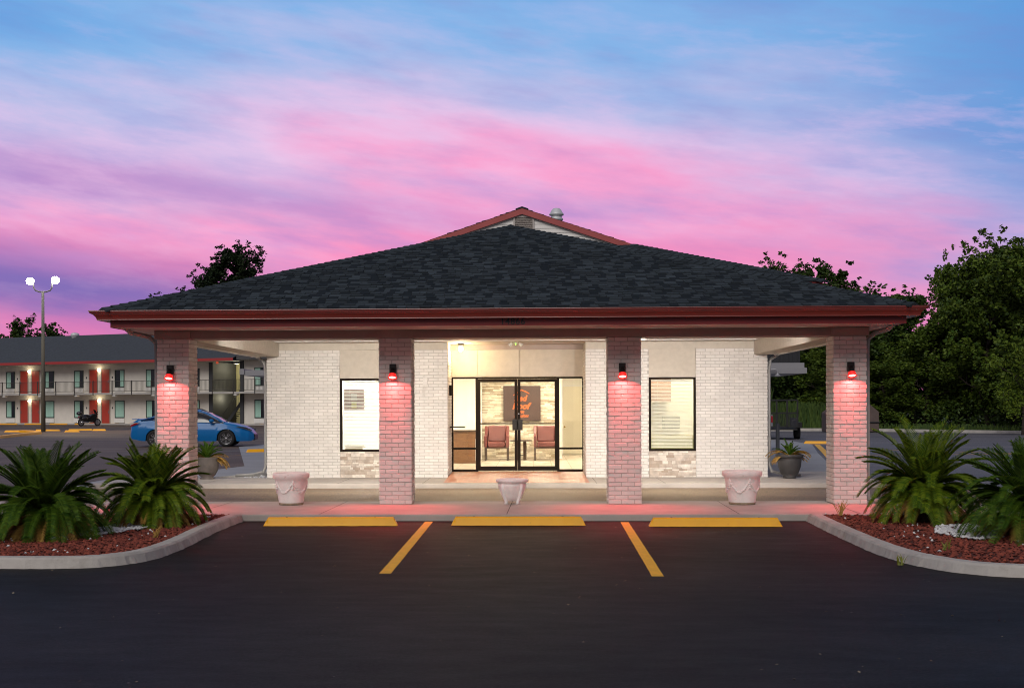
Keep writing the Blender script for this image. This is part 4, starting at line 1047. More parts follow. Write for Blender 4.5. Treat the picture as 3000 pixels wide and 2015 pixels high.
for fl, zb in ((0, .12), (1, 2.96)):
    for k, dx in enumerate(doors):
        D = MB().box(dx-.08, dx, -.05, -.002, zb, zb+2.24); D.box(dx+.92, dx+1.0, -.05, -.002, zb, zb+2.24); D.box(dx, dx+.92, -.05, -.002, zb+2.16, zb+2.24)
        D = D.build('door', mat('door_casing', (.30, .24, .20), .6), MOT)
        MB().box(dx, dx+.92, -.03, -.004, zb, zb+2.16).build('door_leaf', RD, D)
        hx = dx+(.10 if k % 2 == 0 else .82)
        MB().box(hx-.03, hx+.03, -.08, -.032, zb+.92, zb+1.2).build('handle', MATS['chrome'], D)
    for k, (dx, ty) in enumerate(wins):
        z0, z1 = zb+.50, zb+2.12; wd = 1.12
        Wn = MB(); Wn.box(dx, dx+.06, -.06, -.002, z0, z1); Wn.box(dx+wd-.06, dx+wd, -.06, -.002, z0, z1); Wn.box(dx+.06, dx+wd-.06, -.06, -.002, z0, z0+.06); Wn.box(dx+.06, dx+wd-.06, -.06, -.002, z1-.06, z1)
        Wn = Wn.build('window', FRM, MOT)
        MB().box(dx+.06, dx+wd-.06, -.02, -.004, z0+.06, z1-.06).build('pane', DGL, Wn)
        fr_ = rnd.choice((.5, .55, .6)) if ty == 'l' else rnd.choice((.4, 1, 1))
        if fl == 1 and k == 3: fr_ = .42
        ca, cb = (dx+.07, dx+.07+(wd-.14)*fr_)
        if fl == 1 and k == 3: ca, cb = dx+wd-.07-.42, dx+wd-.07
        cu = MB(); nn = 14; vs = []
        for i in range(nn+1):
            x = ca+(cb-ca)*i/nn; yy = -.032-.012*(i % 2); vs += [(x, yy, z0+.08), (x, yy, z1-.07)]
        cu.add(vs, [(2*i, 2*i+2, 2*i+3, 2*i+1) for i in range(nn)]).build('curtain', CURT, Wn)
        MB().box(dx-.02, dx+wd+.02, -.12, -.002, zb+.05, zb+.46).build('air_conditioner', WHITE, MOT, bevel=.01)
    for dx in (2.25, 10.9, 14.0, 5.45, 19.6, 22.6):
        MB().box(dx, dx+.12, -.03, -.002, zb+1.35, zb+1.52).build('room_plate', MDK, MOT)
    for lx in (3.9, 12.5, 21.15):
        L_ = MB().ball((lx, -.13, zb+2.12), .115, 10, 8).build('door_lamp', mat('motel_lamp_glow', (1, 1, 1), .5, emit=(1.0, .82, .50), estr=14), MOT, smooth=True)
        light('POINT', 'bulb', L_, (lx, -.55, zb+2.10), 9, (1.0, .84, .58), .12)
rl = MB()
for z in (3.08, 4.0): rl.tube([(U0, -1.40, z), (U1, -1.40, z)], .022, 5)
x = U0
while x < U1: rl.box(x, x+.018, -1.41, -1.392, 3.08, 4.0); x += .14
rl.build('balcony_railing', mat('rail_dark', (.07, .065, .06), .5), MOT)
k = 0; x = -11.7
while x < U1:
    MB().box(x-.035, x+.035, -1.50, -1.43, 2.74, 4.06).build('railing_post', MATS['rail_dark'], MOT)
    if k % 2 == 0: MB().box(x-.02, x+.30, -1.42, -1.1, 2.62, 2.74).build('drain_box', WHITE, MOT)
    x += 2.25; k += 1
MB().box(26.75, 26.95, -1.2, -1.1, 5.42, 5.62).build('exit_sign_box', mat('exit_red', (.6, .10, .05), .5, emit=(.8, .12, .05), estr=.5), MOT)
MB().box(U0, U1, -1.5, -.003, .0, .11).build('ground_walk', MATS['slab_pale'], MOT)
# upper-left balcony lamp
t_ = MB().ball((2.25, -1.3, 5.5), .06); t_.build('hanging_lamp', WHITE, MOT)

# wheel stops in the far lot, each its own thing
fs_ = [(-49.5, 97.9), (-46.95, 97.4), (-44.35, 96.9), (-41.8, 96.4), (-39.1, 95.9), (-36.5, 95.3), (-33.9, 94.7), (-23.2, 90.3)]
for i, (x, y) in enumerate(fs_):
    wheel_stop('wheel_stop', 'yellow wheel stop along the motel walk, number %s from the left' % ['one', 'two', 'three', 'four', 'five', 'six', 'seven', 'eight'][i], x, y, 1.85, PA+R(12), 40+i, 'yellow wheel stops along the motel wing')
ms_ = [(-34.1, 62.6, 1.65, 'leftmost stop beside the far lamp post base row'), (-33.3, 65.9, 1.75, 'stop just behind the lamp post base'), (-31.5, 67.2, 1.75, 'stop right of the lamp post, behind the short one'), (-29.9, 66.4, .95, 'short stop at the right end of the lamp post row'), (-30.25, 62.2, 1.0, 'short stop in front of the row right of the lamp post')]
for i, (x, y, L, lb) in enumerate(ms_):
    wheel_stop('wheel_stop', 'yellow '+lb, x, y, L, R(-2), 60+i, 'yellow wheel stops around the lamp post')
yc = resample(smooth_path([(-27.2, 40), (-28.06, 45.9), (-29.4, 52.6), (-30.4, 57.4), (-32.3, 61.0), (-33.5, 62.0)]), .4)
struct(curb_strip(yc, .35, 0, .14, 1, 8).build('curb', YEL))
# lamp post
t = thing('lamp_post', 'tall grey lamp post with two glowing heads in the left lot', 'lamp post', (-32.59, 63.28, 0))
MB().tube([(0, 0, 0), (0, 0, 9.35)], [.15, .09], 10).build('pole', mat('pole_grey', (.16, .155, .13), .9, spec=.1), t, smooth=True)
MB().tube([(-.62, 0, 9.95), (-.62, 0, 9.6), (-.5, 0, 9.4), (-.2, 0, 9.3), (.2, 0, 9.3), (.5, 0, 9.4), (.62, 0, 9.6), (.62, 0, 10.0)], .045, 8).build('arm', MATS['pole_grey'], t, smooth=True)
LH = mat('lamp_head_glow', (1, 1, 1), .5, emit=(1.0, .97, .95), estr=45)
for s, lb in ((-1, .0), (1, .06)):
    MB().ball((s*.85, 0, 10.02+lb), .26, 20, 14, (1, 1, .92)).build('lamp_head', LH, t, smooth=True)
    light('SPOT', 'bulb', t, (s*.95, -.1, 9.75+lb), 2600, (1.0, .78, .48), .3, rot=(R(-10), R(-s*34), 0), spot=R(100), blend=.7)

# ------------------------------------------------------------------ vehicles
def interp(tb, x):
    for (a, va), (b, vb) in zip(tb, tb[1:]):
        if x <= b: f = max(0, min(1, (x-a)/(b-a))); f = f*f*(3-2*f)*.5+f*.5; return va+(vb-va)*f
    return tb[-1][1]
def sedan(name, lab, loc, rz, paint, H=1.0, scale=1.0, cabin=None):
    t = thing(name, lab, 'car', loc, rz)
    top = [(-2.43, .72), (-2.36, .98), (-2.1, 1.10), (-1.6, 1.09), (-.8, 1.03), (.6, .98), (1.15, .97), (1.6, .90), (2.0, .80), (2.25, .68), (2.40, .52), (2.43, .45)]
    hw = [(-2.43, .62), (-2.36, .74), (-2.1, .84), (-1.4, .90), (0, .915), (1.4, .905), (1.9, .86), (2.2, .74), (2.36, .58), (2.43, .46)]
    bot = [(-2.43, .42), (-2.36, .32), (-1.9, .24), (1.9, .22), (2.3, .22), (2.43, .30)]
    n = 110; m = 9; vs = []; wc = (-1.42, 1.36); RA = .375
    for i in range(n+1):
        x = -2.43+4.86*i/n; zt_ = interp(top, x); h = interp(hw, x); zb = interp(bot, x)
        for c in wc:
            if abs(x-c) < RA: zb = max(zb, .33+sqrt(RA*RA-(x-c)**2))
        row = []
        for j in range(m+1):
            f = j/m; z = zb+(zt_-.05-zb)*f; q = (z-.22)/(zt_-.22)
            y = h*(1-.10*max(0, q-.55)/.45*1.0-.05*max(0, .3-q)/.3+(.012 if .55 < q < .65 else 0)); row.append((y, z))
        ysh = row[-1][0]
        row += [(ysh-.035, zt_-.012), (ysh-.09, zt_), (ysh*.5, zt_+.022), (0, zt_+.03)]
        full = [(x, -a, b) for a, b in row]+[(x, a, b) for a, b in row[::-1][1:]]
        vs += full
    k = len(full); fsx = []
    for i in range(n):
        for j in range(k-1): fsx.append((i*k+j, (i+1)*k+j, (i+1)*k+j+1, i*k+j+1))
    fsx += [tuple(range(k)), tuple(n*k+j for j in range(k))[::-1]]
    B = MB().add(vs, fsx).build('body', paint, t, smooth=True)
    # cabin
    roof = [(-2.0, 1.10), (-1.75, 1.16), (-1.2, 1.34), (-.75, 1.43), (-.1, 1.475), (.25, 1.455), (.55, 1.37), (.9, 1.19), (1.25, 1.0)]
    hb = .80; n2 = 40
    def sec(x, off=0):
        zr = interp(roof, x)+off; zb = interp(top, x)-.04; f = (zr-1.0)/.475; wt = hb-.23*max(0, min(1, f)); return zr, zb, wt
    gl_ = MB(); vs = []; 
    for i in range(n2+1):
        x = -2.0+3.25*i/n2; zr, zb, wt = sec(x); w_ = hb+.02
        zr = max(zr, zb+.01)
        full = [(x, -w_, zb), (x, -(w_*.35+wt*.65), zb+(zr-zb)*.62), (x, -wt, zr-.05), (x, -wt*.8, zr-.012), (x, -wt*.4, zr+.004), (x, 0, zr+.008)]
        full += [(a, -b, c) for a, b, c in full[::-1][1:]]; vs += full
    k = len(full)
    gl_.add(vs, [(i*k+j, (i+1)*k+j, (i+1)*k+j+1, i*k+j+1) for i in range(n2) for j in range(k-1)]).build('window_glass', mat('car_glass', (.012, .014, .018), .06, spec=.9), t, smooth=True)
    # roof skin and pillars in body colour
    rs = MB(); vs = []; xs = [-1.12+.09*i for i in range(17)]
    for x in xs:
        zr, zb, wt = sec(x); full = [(x, -wt-.008, zr-.062), (x, -wt-.004, zr-.035), (x, -wt*.8, zr+.004), (x, -wt*.4, zr+.018), (x, 0, zr+.022)]; full += [(a, -b, c) for a, b, c in full[::-1][1:]]; vs += full
    k = len(full); rs.add(vs, [(i*k+j, (i+1)*k+j, (i+1)*k+j+1, i*k+j+1) for i in range(len(xs)-1) for j in range(k-1)]).build('roof', paint, t, smooth=True)
    pl = MB()
    for s in (-1, 1):
        def side(x, q):
            zr, zb, wt = sec(x); w_ = hb+.02; return (x, s*((w_*(1-q)+wt*q)+.012), zb+(zr-.05-zb)*q)
        pl.tube([side(1.18, .9), side(.9, 1.0), side(.55, 1.0), side(.25, 1.0), side(-.1, 1.0), side(-.75, 1.0), side(-1.2, 1.0), side(-1.75, 1.0), side(-1.98, .9)], .034, 6)
        pl.add([side(-1.98, .2), side(-1.45, .1), side(-1.32, .95), side(-1.75, 1)], [(0, 1, 2, 3), (3, 2, 1, 0)])
        pl.tube([side(-.18, 0), side(-.22, 1)], .03, 5)
    pl.build('pillars', paint, t, smooth=True)
    cr = MB()
    for s in (-1, 1):
        cr.tube([(x, s*(hb+.035), interp(top, x)-.02) for x in (-1.5, -1.0, -.4, .2, .7, 1.1)], .011, 5)
        cr.tube([(x, s*(sec(x)[2]+.022+(0 if -1.3 < x < .4 else .03)), sec(x)[0]-.075) for x in (-1.5, -1.2, -.75, -.1, .25, .5, .8, 1.05)], .010, 5)
    cr.build('chrome_trim', MATS['chrome'], t)
    for s in (-1, 1):
        MB().ball((.80, s*.98, 1.03), .10, 10, 8, (1.0, .9, .75)).build('mirror', paint, t, smooth=True)
        MB().add([(2.05, s*.80, .70), (1.72, s*.868, .78), (1.80, s*.862, .80), (2.10, s*.77, .765), (2.34, s*.60, .66), (2.30, s*.63, .60)], [(0, 1, 2, 3, 4, 5), (5, 4, 3, 2, 1, 0)]).xf(Matrix.Translation((.012, s*.012, .01))).build('headlight', mat('headlight', (.35, .36, .38), .12, metal=.6), t)
        MB().add([(-2.40, s*.66, .80), (-2.05, s*.868, .92), (-1.98, s*.87, .955), (-2.15, s*.85, .975), (-2.38, s*.71, .95)], [(0, 1, 2, 3, 4), (4, 3, 2, 1, 0)]).xf(Matrix.Translation((-.02, s*.016, 0))).build('tail_light', mat('tail_red', (.45, .02, .03), .2), t)
        MB().add([(-2.405, s*.665, .86), (-2.04, s*.872, .945), (-1.98, s*.878, .965), (-2.15, s*.86, .985), (-2.385, s*.71, .955)], [(0, 1, 2, 3, 4), (4, 3, 2, 1, 0)]).xf(Matrix.Translation((-.024, s*.02, 0))).build('reversing_lens', mat('clear_lens', (.75, .72, .72), .2), t)
    MB().box(2.30, 2.445, -.48, .48, .26, .50).build('grille', mat('grille_black', (.01, .01, .012), .4), t, bevel=.03)
    MB().box(-2.36, -2.10, -.70, .70, 1.085, 1.115).build('spoiler', paint, t, bevel=.01)
    for c in wc:
        for s in (-1, 1):
            wf = thing_part('wheel', t, (c, s*.80, .335))
            M = Matrix.Rotation(s*-pi/2, 4, 'X')
            MB().lathe([(.21, -.09), (.30, -.10), (.328, -.075), (.335, 0), (.328, .075), (.30, .10), (.225, .105), (.215, .06)], 36).xf(M).build('tyre', mat('tyre', (.018, .018, .018), .85), wf, smooth=True)
            rim = MB().lathe([(.228, .10), (.218, .095), (.205, .05)], 36)
            for a in range(10):
                aa = a*2*pi/10+(.12 if a % 2 else -.12)
                rim.add([(cos(aa-.10)*.05, sin(aa-.10)*.05, .095), (cos(aa+.10)*.05, sin(aa+.10)*.05, .095), (cos(aa+.075)*.215, sin(aa+.075)*.215, .092), (cos(aa-.075)*.215, sin(aa-.075)*.215, .092)], [(0, 1, 2, 3), (3, 2, 1, 0)])
            rim.ball((0, 0, .085), .045, 10, 6, (1, 1, .5))
            rim.xf(M).build('rim', mat('alloy', (.62, .62, .64), .25, metal=.8), wf)
            MB().lathe([(.205, .02), (.001, .02)], 24).xf(M).build('brake_disc', mat('brake_dark', (.03, .03, .03), .6), wf)
    MB().box(-2.0, 2.0, -.74, .74, .24, .5).build('underbody', MATS['tyre'], t)
    t.scale = (scale, scale, scale*H)
    return t
def thing_part(name, parent, loc):
    o = bpy.data.objects.new(name, None); COL.objects.link(o); o.parent = parent; o.location = loc; return o
BLUE = mat('blue_car_paint', (.002, .15, .44), .34, coat=.25, spec=.3)
sedan('sedan', 'blue sedan parked behind the leftmost column', (-14.0, 32.2, .0), R(5), BLUE, scale=1.03)
BLKP = mat('black_car_paint', (.02, .019, .019), .25, metal=.3, coat=1.0)
sedan('sedan', 'dark sedan parked by the motel stairs behind the blue car', (-27.9, 83.5, 0), R(-18), BLKP, H=1.03)

# motorcycle
t = thing('motorcycle', 'black touring motorcycle with top case parked at the motel', 'motorcycle', (-38.4, 88.3, 0), R(52))
MBK = mat('bike_black', (.015, .015, .017), .2, coat=1.0); CH = MATS['chrome']
for x in (-.78, .82):
    wf = thing_part('wheel', t, (x, 0, .32)); M = Matrix.Rotation(pi/2, 4, 'X')
    MB().lathe([(.24, -.06), (.30, -.065), (.325, 0), (.30, .065), (.24, .06)], 24).xf(M).build('tyre', MATS['tyre'], wf, smooth=True)
    MB().lathe([(.24, .02), (.10, .03), (.001, .03)], 16).xf(M).build('rim', MATS['alloy'], wf)
MB().prism_y([(-.75, .55), (-.4, .38), (.35, .30), (.60, .55), (.72, .95), (.45, 1.08), (.15, .98), (-.1, .82), (-.55, .86), (-.95, .90), (-1.0, .75)], -.20, .20).build('body', MBK, t, bevel=.05)
for s in (-1, 1):
    MB().ball((-.62, s*.34, .66), .20, 10, 8, (1.5, .7, 1.0)).build('saddlebag', MBK, t, smooth=True)
    MB().tube([(.2, s*.25, .35), (-.4, s*.30, .30), (-1.0, s*.32, .34)], .05, 8).build('exhaust', CH, t, smooth=True)
    MB().tube([(.55, s*.10, 1.02), (.45, s*.30, 1.08), (.32, s*.42, 1.06)], .018, 6).build('handlebar', MBK, t)
    MB().ball((.55, s*.42, 1.22), .07, 8, 6, (.6, 1, .8)).build('mirror', MBK, t)
MB().ball((-.95, 0, 1.10), .25, 12, 8, (1, 1.1, .7)).build('top_case', MBK, t, smooth=True)
MB().ball((-.30, 0, .90), .22, 10, 8, (1.7, .8, .5)).build('seat', MBK, t, smooth=True)
MB().add([(.72, -.22, 1.0), (.72, .22, 1.0), (.50, .17, 1.40), (.50, -.17, 1.40)], [(0, 1, 2, 3), (3, 2, 1, 0)]).build('windscreen', MATS['car_glass'], t)
MB().box(-1.06, -1.03, -.10, .10, .55, .68).build('number_plate', WHITE, t)
MB().ball((-1.0, 0, .80), .07, 8, 6, (.5, 1.4, .7)).build('tail_light', MATS['tail_red'], t)
MB().tube([(.68, .0, .85), (.82, .0, .33)], .04, 6).build('fork', CH, t)

# pickup and utility trailer at the right
SIL = mat('silver_paint', (.42, .45, .50), .3, metal=.4, coat=.8)
t = thing('pickup_truck', 'silver pickup truck half hidden beyond the right corner of the office', 'pickup truck', (10.85, 47.0, 0), R(96))
n = MB(); n.prism_y([(-2.75, .55), (-2.75, 1.12), (-.6, 1.12), (-.6, .55)], -.95, .95); n.build('bed', SIL, t, bevel=.04)
MB().prism_y([(-.58, .5), (-.58, 1.14), (-.42, 1.80), (.7, 1.80), (1.25, 1.15), (2.5, 1.0), (2.65, .55)], -.93, .93).build('cab', SIL, t, bevel=.06)
MB().box(-.60, -.585, -.62, .62, 1.20, 1.66).xf(Matrix.Translation((0, 0, 0))).build('rear_window', MATS['car_glass'], t)
MB().box(-2.79, -2.755, -.80, .80, .66, 1.06).build('tailgate', SIL, t, bevel=.01)
MB().box(-2.88, -2.76, -.90, .90, .42, .58).build('bumper', CH, t, bevel=.02)
for s in (-1, 1):
    MB().box(-2.78, -2.74, s*.86-.07, s*.86+.07, .75, 1.08).build('tail_light', MATS['tail_red'], t)
    for x in (-1.7, 1.7):
        wf = thing_part('wheel', t, (x, s*.86, .39))
        MB().lathe([(.2, -.12), (.36, -.12), (.39, 0), (.36, .12), (.2, .12)], 24).xf(Matrix.Rotation(pi/2, 4, 'X')).build('tyre', MATS['tyre'], wf, smooth=True)
        MB().lathe([(.22, .09), (.001, .10)], 16).xf(Matrix.Rotation(-s*pi/2, 4, 'X')).build('rim', MATS['alloy'], wf)
t = thing('utility_trailer', 'black mesh-sided utility trailer with its ramp gate up behind the pickup', 'trailer', (11.55, 41.5, 0), R(84))
TB = mat('trailer_black', (.012, .012, .013), .5)
MB().box(-1.8, 1.8, -.95, .95, .45, .55).build('deck', TB, t)
MB().box(-1.2, 1.2, -1.22, -.98, .55, .80).build('fender', TB, t); MB().box(-1.2, 1.2, .98, 1.22, .55, .80).build('fender', TB, t)
gt_ = MB()
for z in (.6, 1.25, 1.85): gt_.box(-1.86, -1.81, -.95, .95, z-.035, z+.035)
for y in (-.95, -.48, 0, .48, .95): gt_.box(-1.86, -1.81, y-.036, y+.036, .56, 1.85)
i = -.95
while i < .95: gt_.box(-1.84, -1.832, i, i+.022, .6, 1.25); i += .05
gt_.build('ramp_gate', TB, t)
for s in (-1, 1):
    q = MB().box(-1.8, 1.8, s*.95-.02, s*.95+.02, .95, 1.0)
    for x in (-1.7, -.6, .6, 1.7): q.box(x-.02, x+.02, s*.95-.02, s*.95+.02, .551, .949)
    q.build('side_rail', TB, t); MB().box(-1.75, 1.75, s*.93-.005, s*.93+.005, .56, .94).build('side_mesh', TB, t)
    for x in (-.4, .45):
        wf = thing_part('wheel', t, (x, s*1.10, .33)); MB().lathe([(.001, -.1), (.31, -.1), (.33, 0), (.31, .1), (.001, .1)], 20).xf(Matrix.Rotation(pi/2, 4, 'X')).build('tyre', MATS['tyre'], wf, smooth=True)
MB().tube([(1.8, 0, .48), (3.0, 0, .5)], .05, 6).build('tongue', TB, t)
# bollard, dumpster
tag(MB().lathe([(.065, 0), (.065, .95), (.055, 1.0), (.001, 1.02)], 16).build('bollard', mat('bollard_grey', (.07, .075, .085), .6), smooth=True, loc=(8.1, 22.5, .012)), 'dark grey bollard standing behind the right potted palm', 'bollard')
t = thing('dumpster', 'brown steel dumpster with sloping top at the edge of the woods', 'dumpster', (18.6, 55.0, 0), R(0))
MB().prism_y([(-1.5, .05), (1.4, .05), (1.4, 1.2), (.9, 1.62), (-.9, 1.62), (-1.5, 1.15)], -.9, .9).build('bin', mat('dumpster_brown', (.12, .085, .075), .6, var=.2, nscale=2), t, bevel=.03)
MB().box(-.9, .9, -.92, .92, 1.622, 1.66).build('lid', TB, t); MB().tube([(-1.52, -.92, .6), (1.42, -.92, .6)], .05, 6).build('lift_bar', TB, t)
# yellow blocks and lines at the right lot
wheel_stop('wheel_stop', 'yellow wheel stop at the corner of the right-hand path', 12.35, 33.2, 2.2, R(-12), 80, 'yellow blocks in the right lot')
line([(8.3, 15.4), (9.7, 22.5), (11.55, 32.2)], .22, .016, YELL, 'curb_paint')
line([(11.6, 27.5), (14.2, 24.5), (16.0, 22.2)], .12, .008, YELL, 'parking_line'); line([(10.5, 21.5), (15.8, 22.0)], .12, .008, YELL, 'parking_line')
line([(11.7, 31.2), (14.5, 30.5)], .12, .0085, mat('white_line', (.5, .48, .42), .7), 'parking_line')
wheel_stop('wheel_stop', 'yellow wheel stop in front of the blue car behind the left potted palm', -9.55, 25.3, 1.5, R(25), 81, 'yellow blocks beside the left path')
line([(-14, 24), (-9.8, 27.4)], .1, .006, MATS['white_line'], 'parking_line'); line([(-13, 20), (-9.6, 22.4)], .1, .006, YELL, 'parking_line'); line([(-17, 28.5), (-12.5, 30.2)], .1, .006, MATS['white_line'], 'parking_line')
rc_ = resample(smooth_path([(7.8, 62.2), (14.2, 60.0), (19.6, 58.6), (25.5, 52), (34, 44.5), (60, 38), (140, 24)]), .5)
struct(curb_strip(rc_, .25, 0, .16, 1, 9).build('curb', CURB))
line([(7.8, 60.9), (14.2, 58.8), (19.4, 57.4), (25.2, 51), (33.8, 43.4), (60, 36.8)], 1.5, .010, mat('gutter_pan', (.34, .33, .32), .8, var=.1, nscale=1), 'gutter_pan')

# ------------------------------------------------------------------ trees
def leafmat(name, a, b): return mat(name, a, .6, col2=b, var=.35, nscale=.35, spec=.25)
LF = [leafmat('leaf_dark', (.016, .040, .006), (.06, .10, .014)), leafmat('leaf_mid', (.035, .075, .008), (.12, .17, .018)), leafmat('leaf_light', (.07, .13, .010), (.17, .23, .018)), leafmat('leaf_pine', (.008, .018, .006), (.022, .038, .010))]
BARK = mat('bark', (.06, .045, .035), .9, var=.3, nscale=4, bump=.8, bscale=20)
def leaves(mb, c, r, n, sz, rnd, sq=(1, 1, .8)):
    for _ in range(n):
        a = rnd.uniform(0, 2*pi); z = rnd.uniform(-1, 1); q = r*rnd.uniform(.25, 1)**.5; s = sqrt(1-z*z)
        p = Vector((c[0]+q*s*cos(a)*sq[0], c[1]+q*s*sin(a)*sq[1], c[2]+q*z*sq[2]))
        u_ = Vector((rnd.gauss(0, 1), rnd.gauss(0, 1), rnd.gauss(0, .6))).normalized(); v_ = u_.cross(Vector((rnd.gauss(0, 1), rnd.gauss(0, 1), rnd.gauss(0, 1)))).normalized()
        L = sz*rnd.uniform(.6, 1.3); b = len(mb.v)
        mb.v += [tuple(p-u_*L*.5), tuple(p+v_*L*.30), tuple(p+u_*L*.5), tuple(p-v_*L*.30)]; mb.f.append((b, b+1, b+2, b+3))
def tree(lab, loc, H, Rr, seed, lm, nb=16, base=.28, lsz=.2, dens=150, cl=.9, grp='trees along the right-hand woods', name='tree', cat='tree', low=False, spread=1.0):
    rnd = random.Random(seed); t = thing(name, lab, cat, loc, rnd.uniform(0, 6), grp)
    tr = MB(); lf = MB()
    def limb(p, d, L, r, dep):
        pts = [Vector(p)]; dd = Vector(d).normalized(); seg = 5
        for i in range(seg):
            dd = (dd+Vector((rnd.gauss(0, .13), rnd.gauss(0, .13), .05))).normalized(); pts.append(pts[-1]+dd*L/seg)
        tr.tube(pts, [r*(1-.13*i) for i in range(seg+1)], 6)
        if dep == 0:
            for i in (3, 5): leaves(lf, pts[i]+Vector((rnd.gauss(0, .2), rnd.gauss(0, .2), rnd.gauss(0, .2))), cl*rnd.uniform(.45, 1.15), int(dens*rnd.uniform(.6, 1.2)), lsz, rnd)
            for _k in range(3): leaves(lf, pts[5]+dd*cl*rnd.uniform(.5, 1.5)+Vector((rnd.gauss(0, .35), rnd.gauss(0, .35), rnd.gauss(.15, .3)))*cl, cl*.3, int(dens*.10), lsz, rnd)
        else:
            for k in range(rnd.choice((3, 4))):
                q = pts[rnd.choice((2, 3, 4, 5, 5))]; a = rnd.uniform(0, 6.28)
                nd_ = (dd*.7+Vector((cos(a)*.8, sin(a)*.8, rnd.uniform(-.1, .6)))).normalized(); limb(q, nd_, L*rnd.uniform(.45, .7), r*.45, dep-1)
    trunk = [Vector((0, 0, -.1))]; dd = Vector((0, 0, 1))
    for i in range(8): dd = (dd+Vector((rnd.gauss(0, .05), rnd.gauss(0, .05), .1))).normalized(); trunk.append(trunk[-1]+dd*H*.86/8)
    tr.tube(trunk, [H*.02*(1-.1*i) for i in range(9)], 8)
    for k in range(nb):
        f = base+(1-base)*(k+.5)/nb; q = trunk[0].lerp(trunk[-1], f); i = min(7, int(f*8)); q = trunk[i].lerp(trunk[i+1], f*8-i)
        a = k*2.4+rnd.uniform(-.5, .5); L = Rr*sqrt(max(.12, 1-((f-.55)/.62)**2))*rnd.uniform(.7, 1.0)*spread
        limb(q, (cos(a), sin(a), .25+.8*max(0, f-.5)), L*.72, H*.008, 1)
    tr.build('trunk', BARK, t, smooth=True); lf.build('crown', lm, t)
    return t
# prototypes, then copies with their own labels
P = [tree('tall dense tree at the far right edge of the woods', (28.6, 53.2, 0), 10.9, 3.6, 101, LF[1], nb=20, base=.12, dens=190, lsz=.25),
     tree('dark leafy tree just right of the rightmost column', (22.6, 66.0, 0), 8.2, 3.6, 102, LF[0], nb=18, base=.10, dens=190, lsz=.25),
     tree('olive-green broad tree behind the rightmost sago palms', (27.4, 57.4, 0), 9.6, 3.8, 103, LF[1], nb=18, base=.08, dens=190, lsz=.25),
     tree('bright yellow-green small tree at the right edge of the photo', (25.7, 47.6, 0), 4.2, 1.9, 104, LF[2], nb=12, base=.15, dens=60, lsz=.16, cl=.4)]
for o in P: freeze(o)
PLACE = [(2, 26.9, 61.2, .62, 1.0, 'slim tall tree where the woods rise steeply right of the gap'), (0, 29.6, 59.0, .9, 1.02, 'tall tree second from the right edge of the woods'),
         (1, 19.0, 66.0, .95, .98, 'dark tree seen between the rightmost column and its downspout'), (2, 23.5, 70.5, .9, .86, 'green tree below the sky gap right of the roof eave'),
         (1, 16.2, 67.0, .9, .95, 'tree seen through the canopy between wall and rightmost column'), (2, 12.8, 70.0, .9, .80, 'green tree beyond the pickup truck'),
         (0, 33.0, 61.0, .95, .98, 'tall tree just beyond the right edge of the woods'), (1, 20.6, 73.0, .8, .90, 'dark tree behind the downspout of the rightmost column'),
         (2, 30.6, 50.6, .85, .58, 'bushy tree beside the curb at the right edge'), (0, 24.6, 61.0, .85, .62, 'mid-height tree in the middle of the woods'),
         (2, 19.6, 62.4, .8, .50, 'short bushy tree behind the dumpster'), (1, 29.0, 66.0, .9, 1.22, 'back-row tree whose top shows above the woods'), (2, 22.0, 60.4, .7, .42, 'low round bush-like tree at the edge of the woods')]
for i, (k, x, y, s, sz_, lb) in enumerate(PLACE):
    c = copy_tree(P[k]); c.location = (x, y, 0); c.scale = (s, s, sz_); c.rotation_euler = (0, 0, i*1.3); c['label'] = lb
# trees behind the roofs
G2 = 'trees far behind the buildings'
tree('tall pine behind the left slope of the office roof', (-36.6, 130.0, 0), 22.3, 4.4, 110, LF[3], nb=13, base=.62, dens=130, lsz=.36, cl=1.0, grp=G2, spread=.9)
tree('low dark pine showing left of the tall pine', (-41.3, 133.0, 0), 20.3, 3.8, 111, LF[3], nb=10, base=.6, dens=130, lsz=.36, cl=.9, grp=G2)
tree('small pine top peeping over the left roof slope', (-46.6, 134.0, 0), 16.9, 2.6, 112, LF[3], nb=9, base=.55, dens=90, lsz=.36, cl=.8, grp=G2)
tree('spindly tree behind the left end of the motel roof', (-61.5, 128.0, 0), 12.6, 2.6, 113, LF[0], nb=9, base=.6, dens=60, lsz=.32, cl=.6, grp=G2)
tree('spindly tree just right of the motel roof vent', (-58.0, 130.0, 0), 12.4, 2.6, 114, LF[0], nb=9, base=.6, dens=60, lsz=.32, cl=.6, grp=G2)
tree('leafy tree top showing over the right slope of the office roof', (23.0, 96.0, 0), 14.8, 3.4, 115, LF[0], nb=13, base=.55, dens=110, lsz=.30, cl=.7, grp=G2)
tree('second leafy tree top nearer the right roof corner', (28.0, 97.0, 0), 14.4, 3.4, 116, LF[0], nb=13, base=.55, dens=120, lsz=.30, cl=.7, grp=G2)
tree('round-topped tree standing alone in the gap right of the roof eave', (27.6, 73.0, 0), 10.3, 2.0, 117, LF[0], nb=14, base=.3, dens=110, lsz=.26, cl=.6)
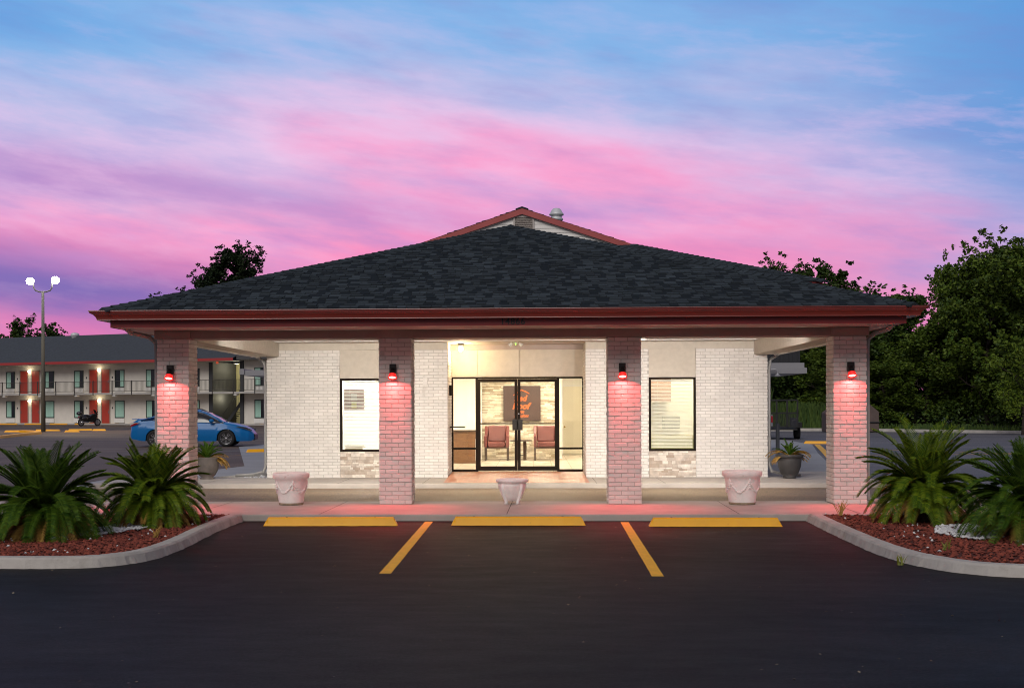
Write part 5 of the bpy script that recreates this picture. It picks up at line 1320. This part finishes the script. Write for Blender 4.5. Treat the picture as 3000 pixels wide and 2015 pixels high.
# undergrowth
rnd = random.Random(77); ug = MB()
edge = [(8.5, 63.0), (14.2, 61.3), (20.2, 60), (26.5, 53.2), (34.5, 46), (46, 43)]
for a, b in zip(edge, edge[1:]):
    n = int(math.dist(a, b)*1.5)
    for i in range(n):
        f = (i+rnd.random())/n; d = rnd.uniform(.3, 7); x = a[0]+(b[0]-a[0])*f+d*.35; y = a[1]+(b[1]-a[1])*f+d*.9; h = rnd.uniform(.4, 1.0)+d*.22
        leaves(ug, (x, y, h*.6), h, int(170), .20, rnd, (1.4, 1.2, .8))
struct(ug.build('undergrowth', LF[0]), 'stuff', 'dark bushes filling the edge of the right-hand woods', 'undergrowth')
tg = MB()
for i in range(5200):
    x = rnd.uniform(9, 19.5); y = 62.6-(x-9)*.32+rnd.uniform(0, 2.4); h = rnd.uniform(.8, 2.3)*(1.2 if x < 15 else .8); a = rnd.uniform(-.25, .25)
    tg.add([(x-.03, y, 0), (x+.03, y, 0), (x+a*h+.01, y+.1, h), (x+a*h-.02, y+.1, h)], [(0, 1, 2, 3)])
for i in range(2200):
    x = rnd.uniform(20, 34); y = 60-(x-20)*1.02+rnd.uniform(0, 2.2); h = rnd.uniform(.1, .5); a = rnd.uniform(-.4, .4)
    tg.add([(x-.03, y, 0), (x+.03, y, 0), (x+a*h+.01, y+.1, h), (x+a*h-.02, y+.1, h)], [(0, 1, 2, 3)])
struct(tg.build('tall_grass', leafmat('grass_blade', (.025, .06, .010), (.075, .12, .018))), 'stuff', 'tall green reeds and grass beyond the right-hand curb', 'grass')
far = MB(); rnd = random.Random(78)
for i in range(210):
    x = rnd.uniform(5, 62); y = 79+rnd.uniform(0, 10)-(max(0, x-30))*.7; h = rnd.uniform(2.4, 4.2)+max(0, (x-20))*.05; leaves(far, (x, y, h*.7), h, 420, .42, rnd, (1, .7, 1.05))
struct(far.build('far_wood', LF[0]), 'stuff', 'dark mass of woods behind the right-hand trees', 'woods')

# leaf litter and grit on the asphalt
lt = rocks([(-6, -14), (6, -14), (3.6, -2.1), (-4.0, -2.1)], 150, .006, .014, .008, 90, flat=.3, zv=.002)
struct(lt.build('litter', mat('litter', (.30, .25, .17), .9, col2=(.10, .07, .05))), 'stuff', 'scattered bits of dry leaf and grit on the asphalt', 'litter')
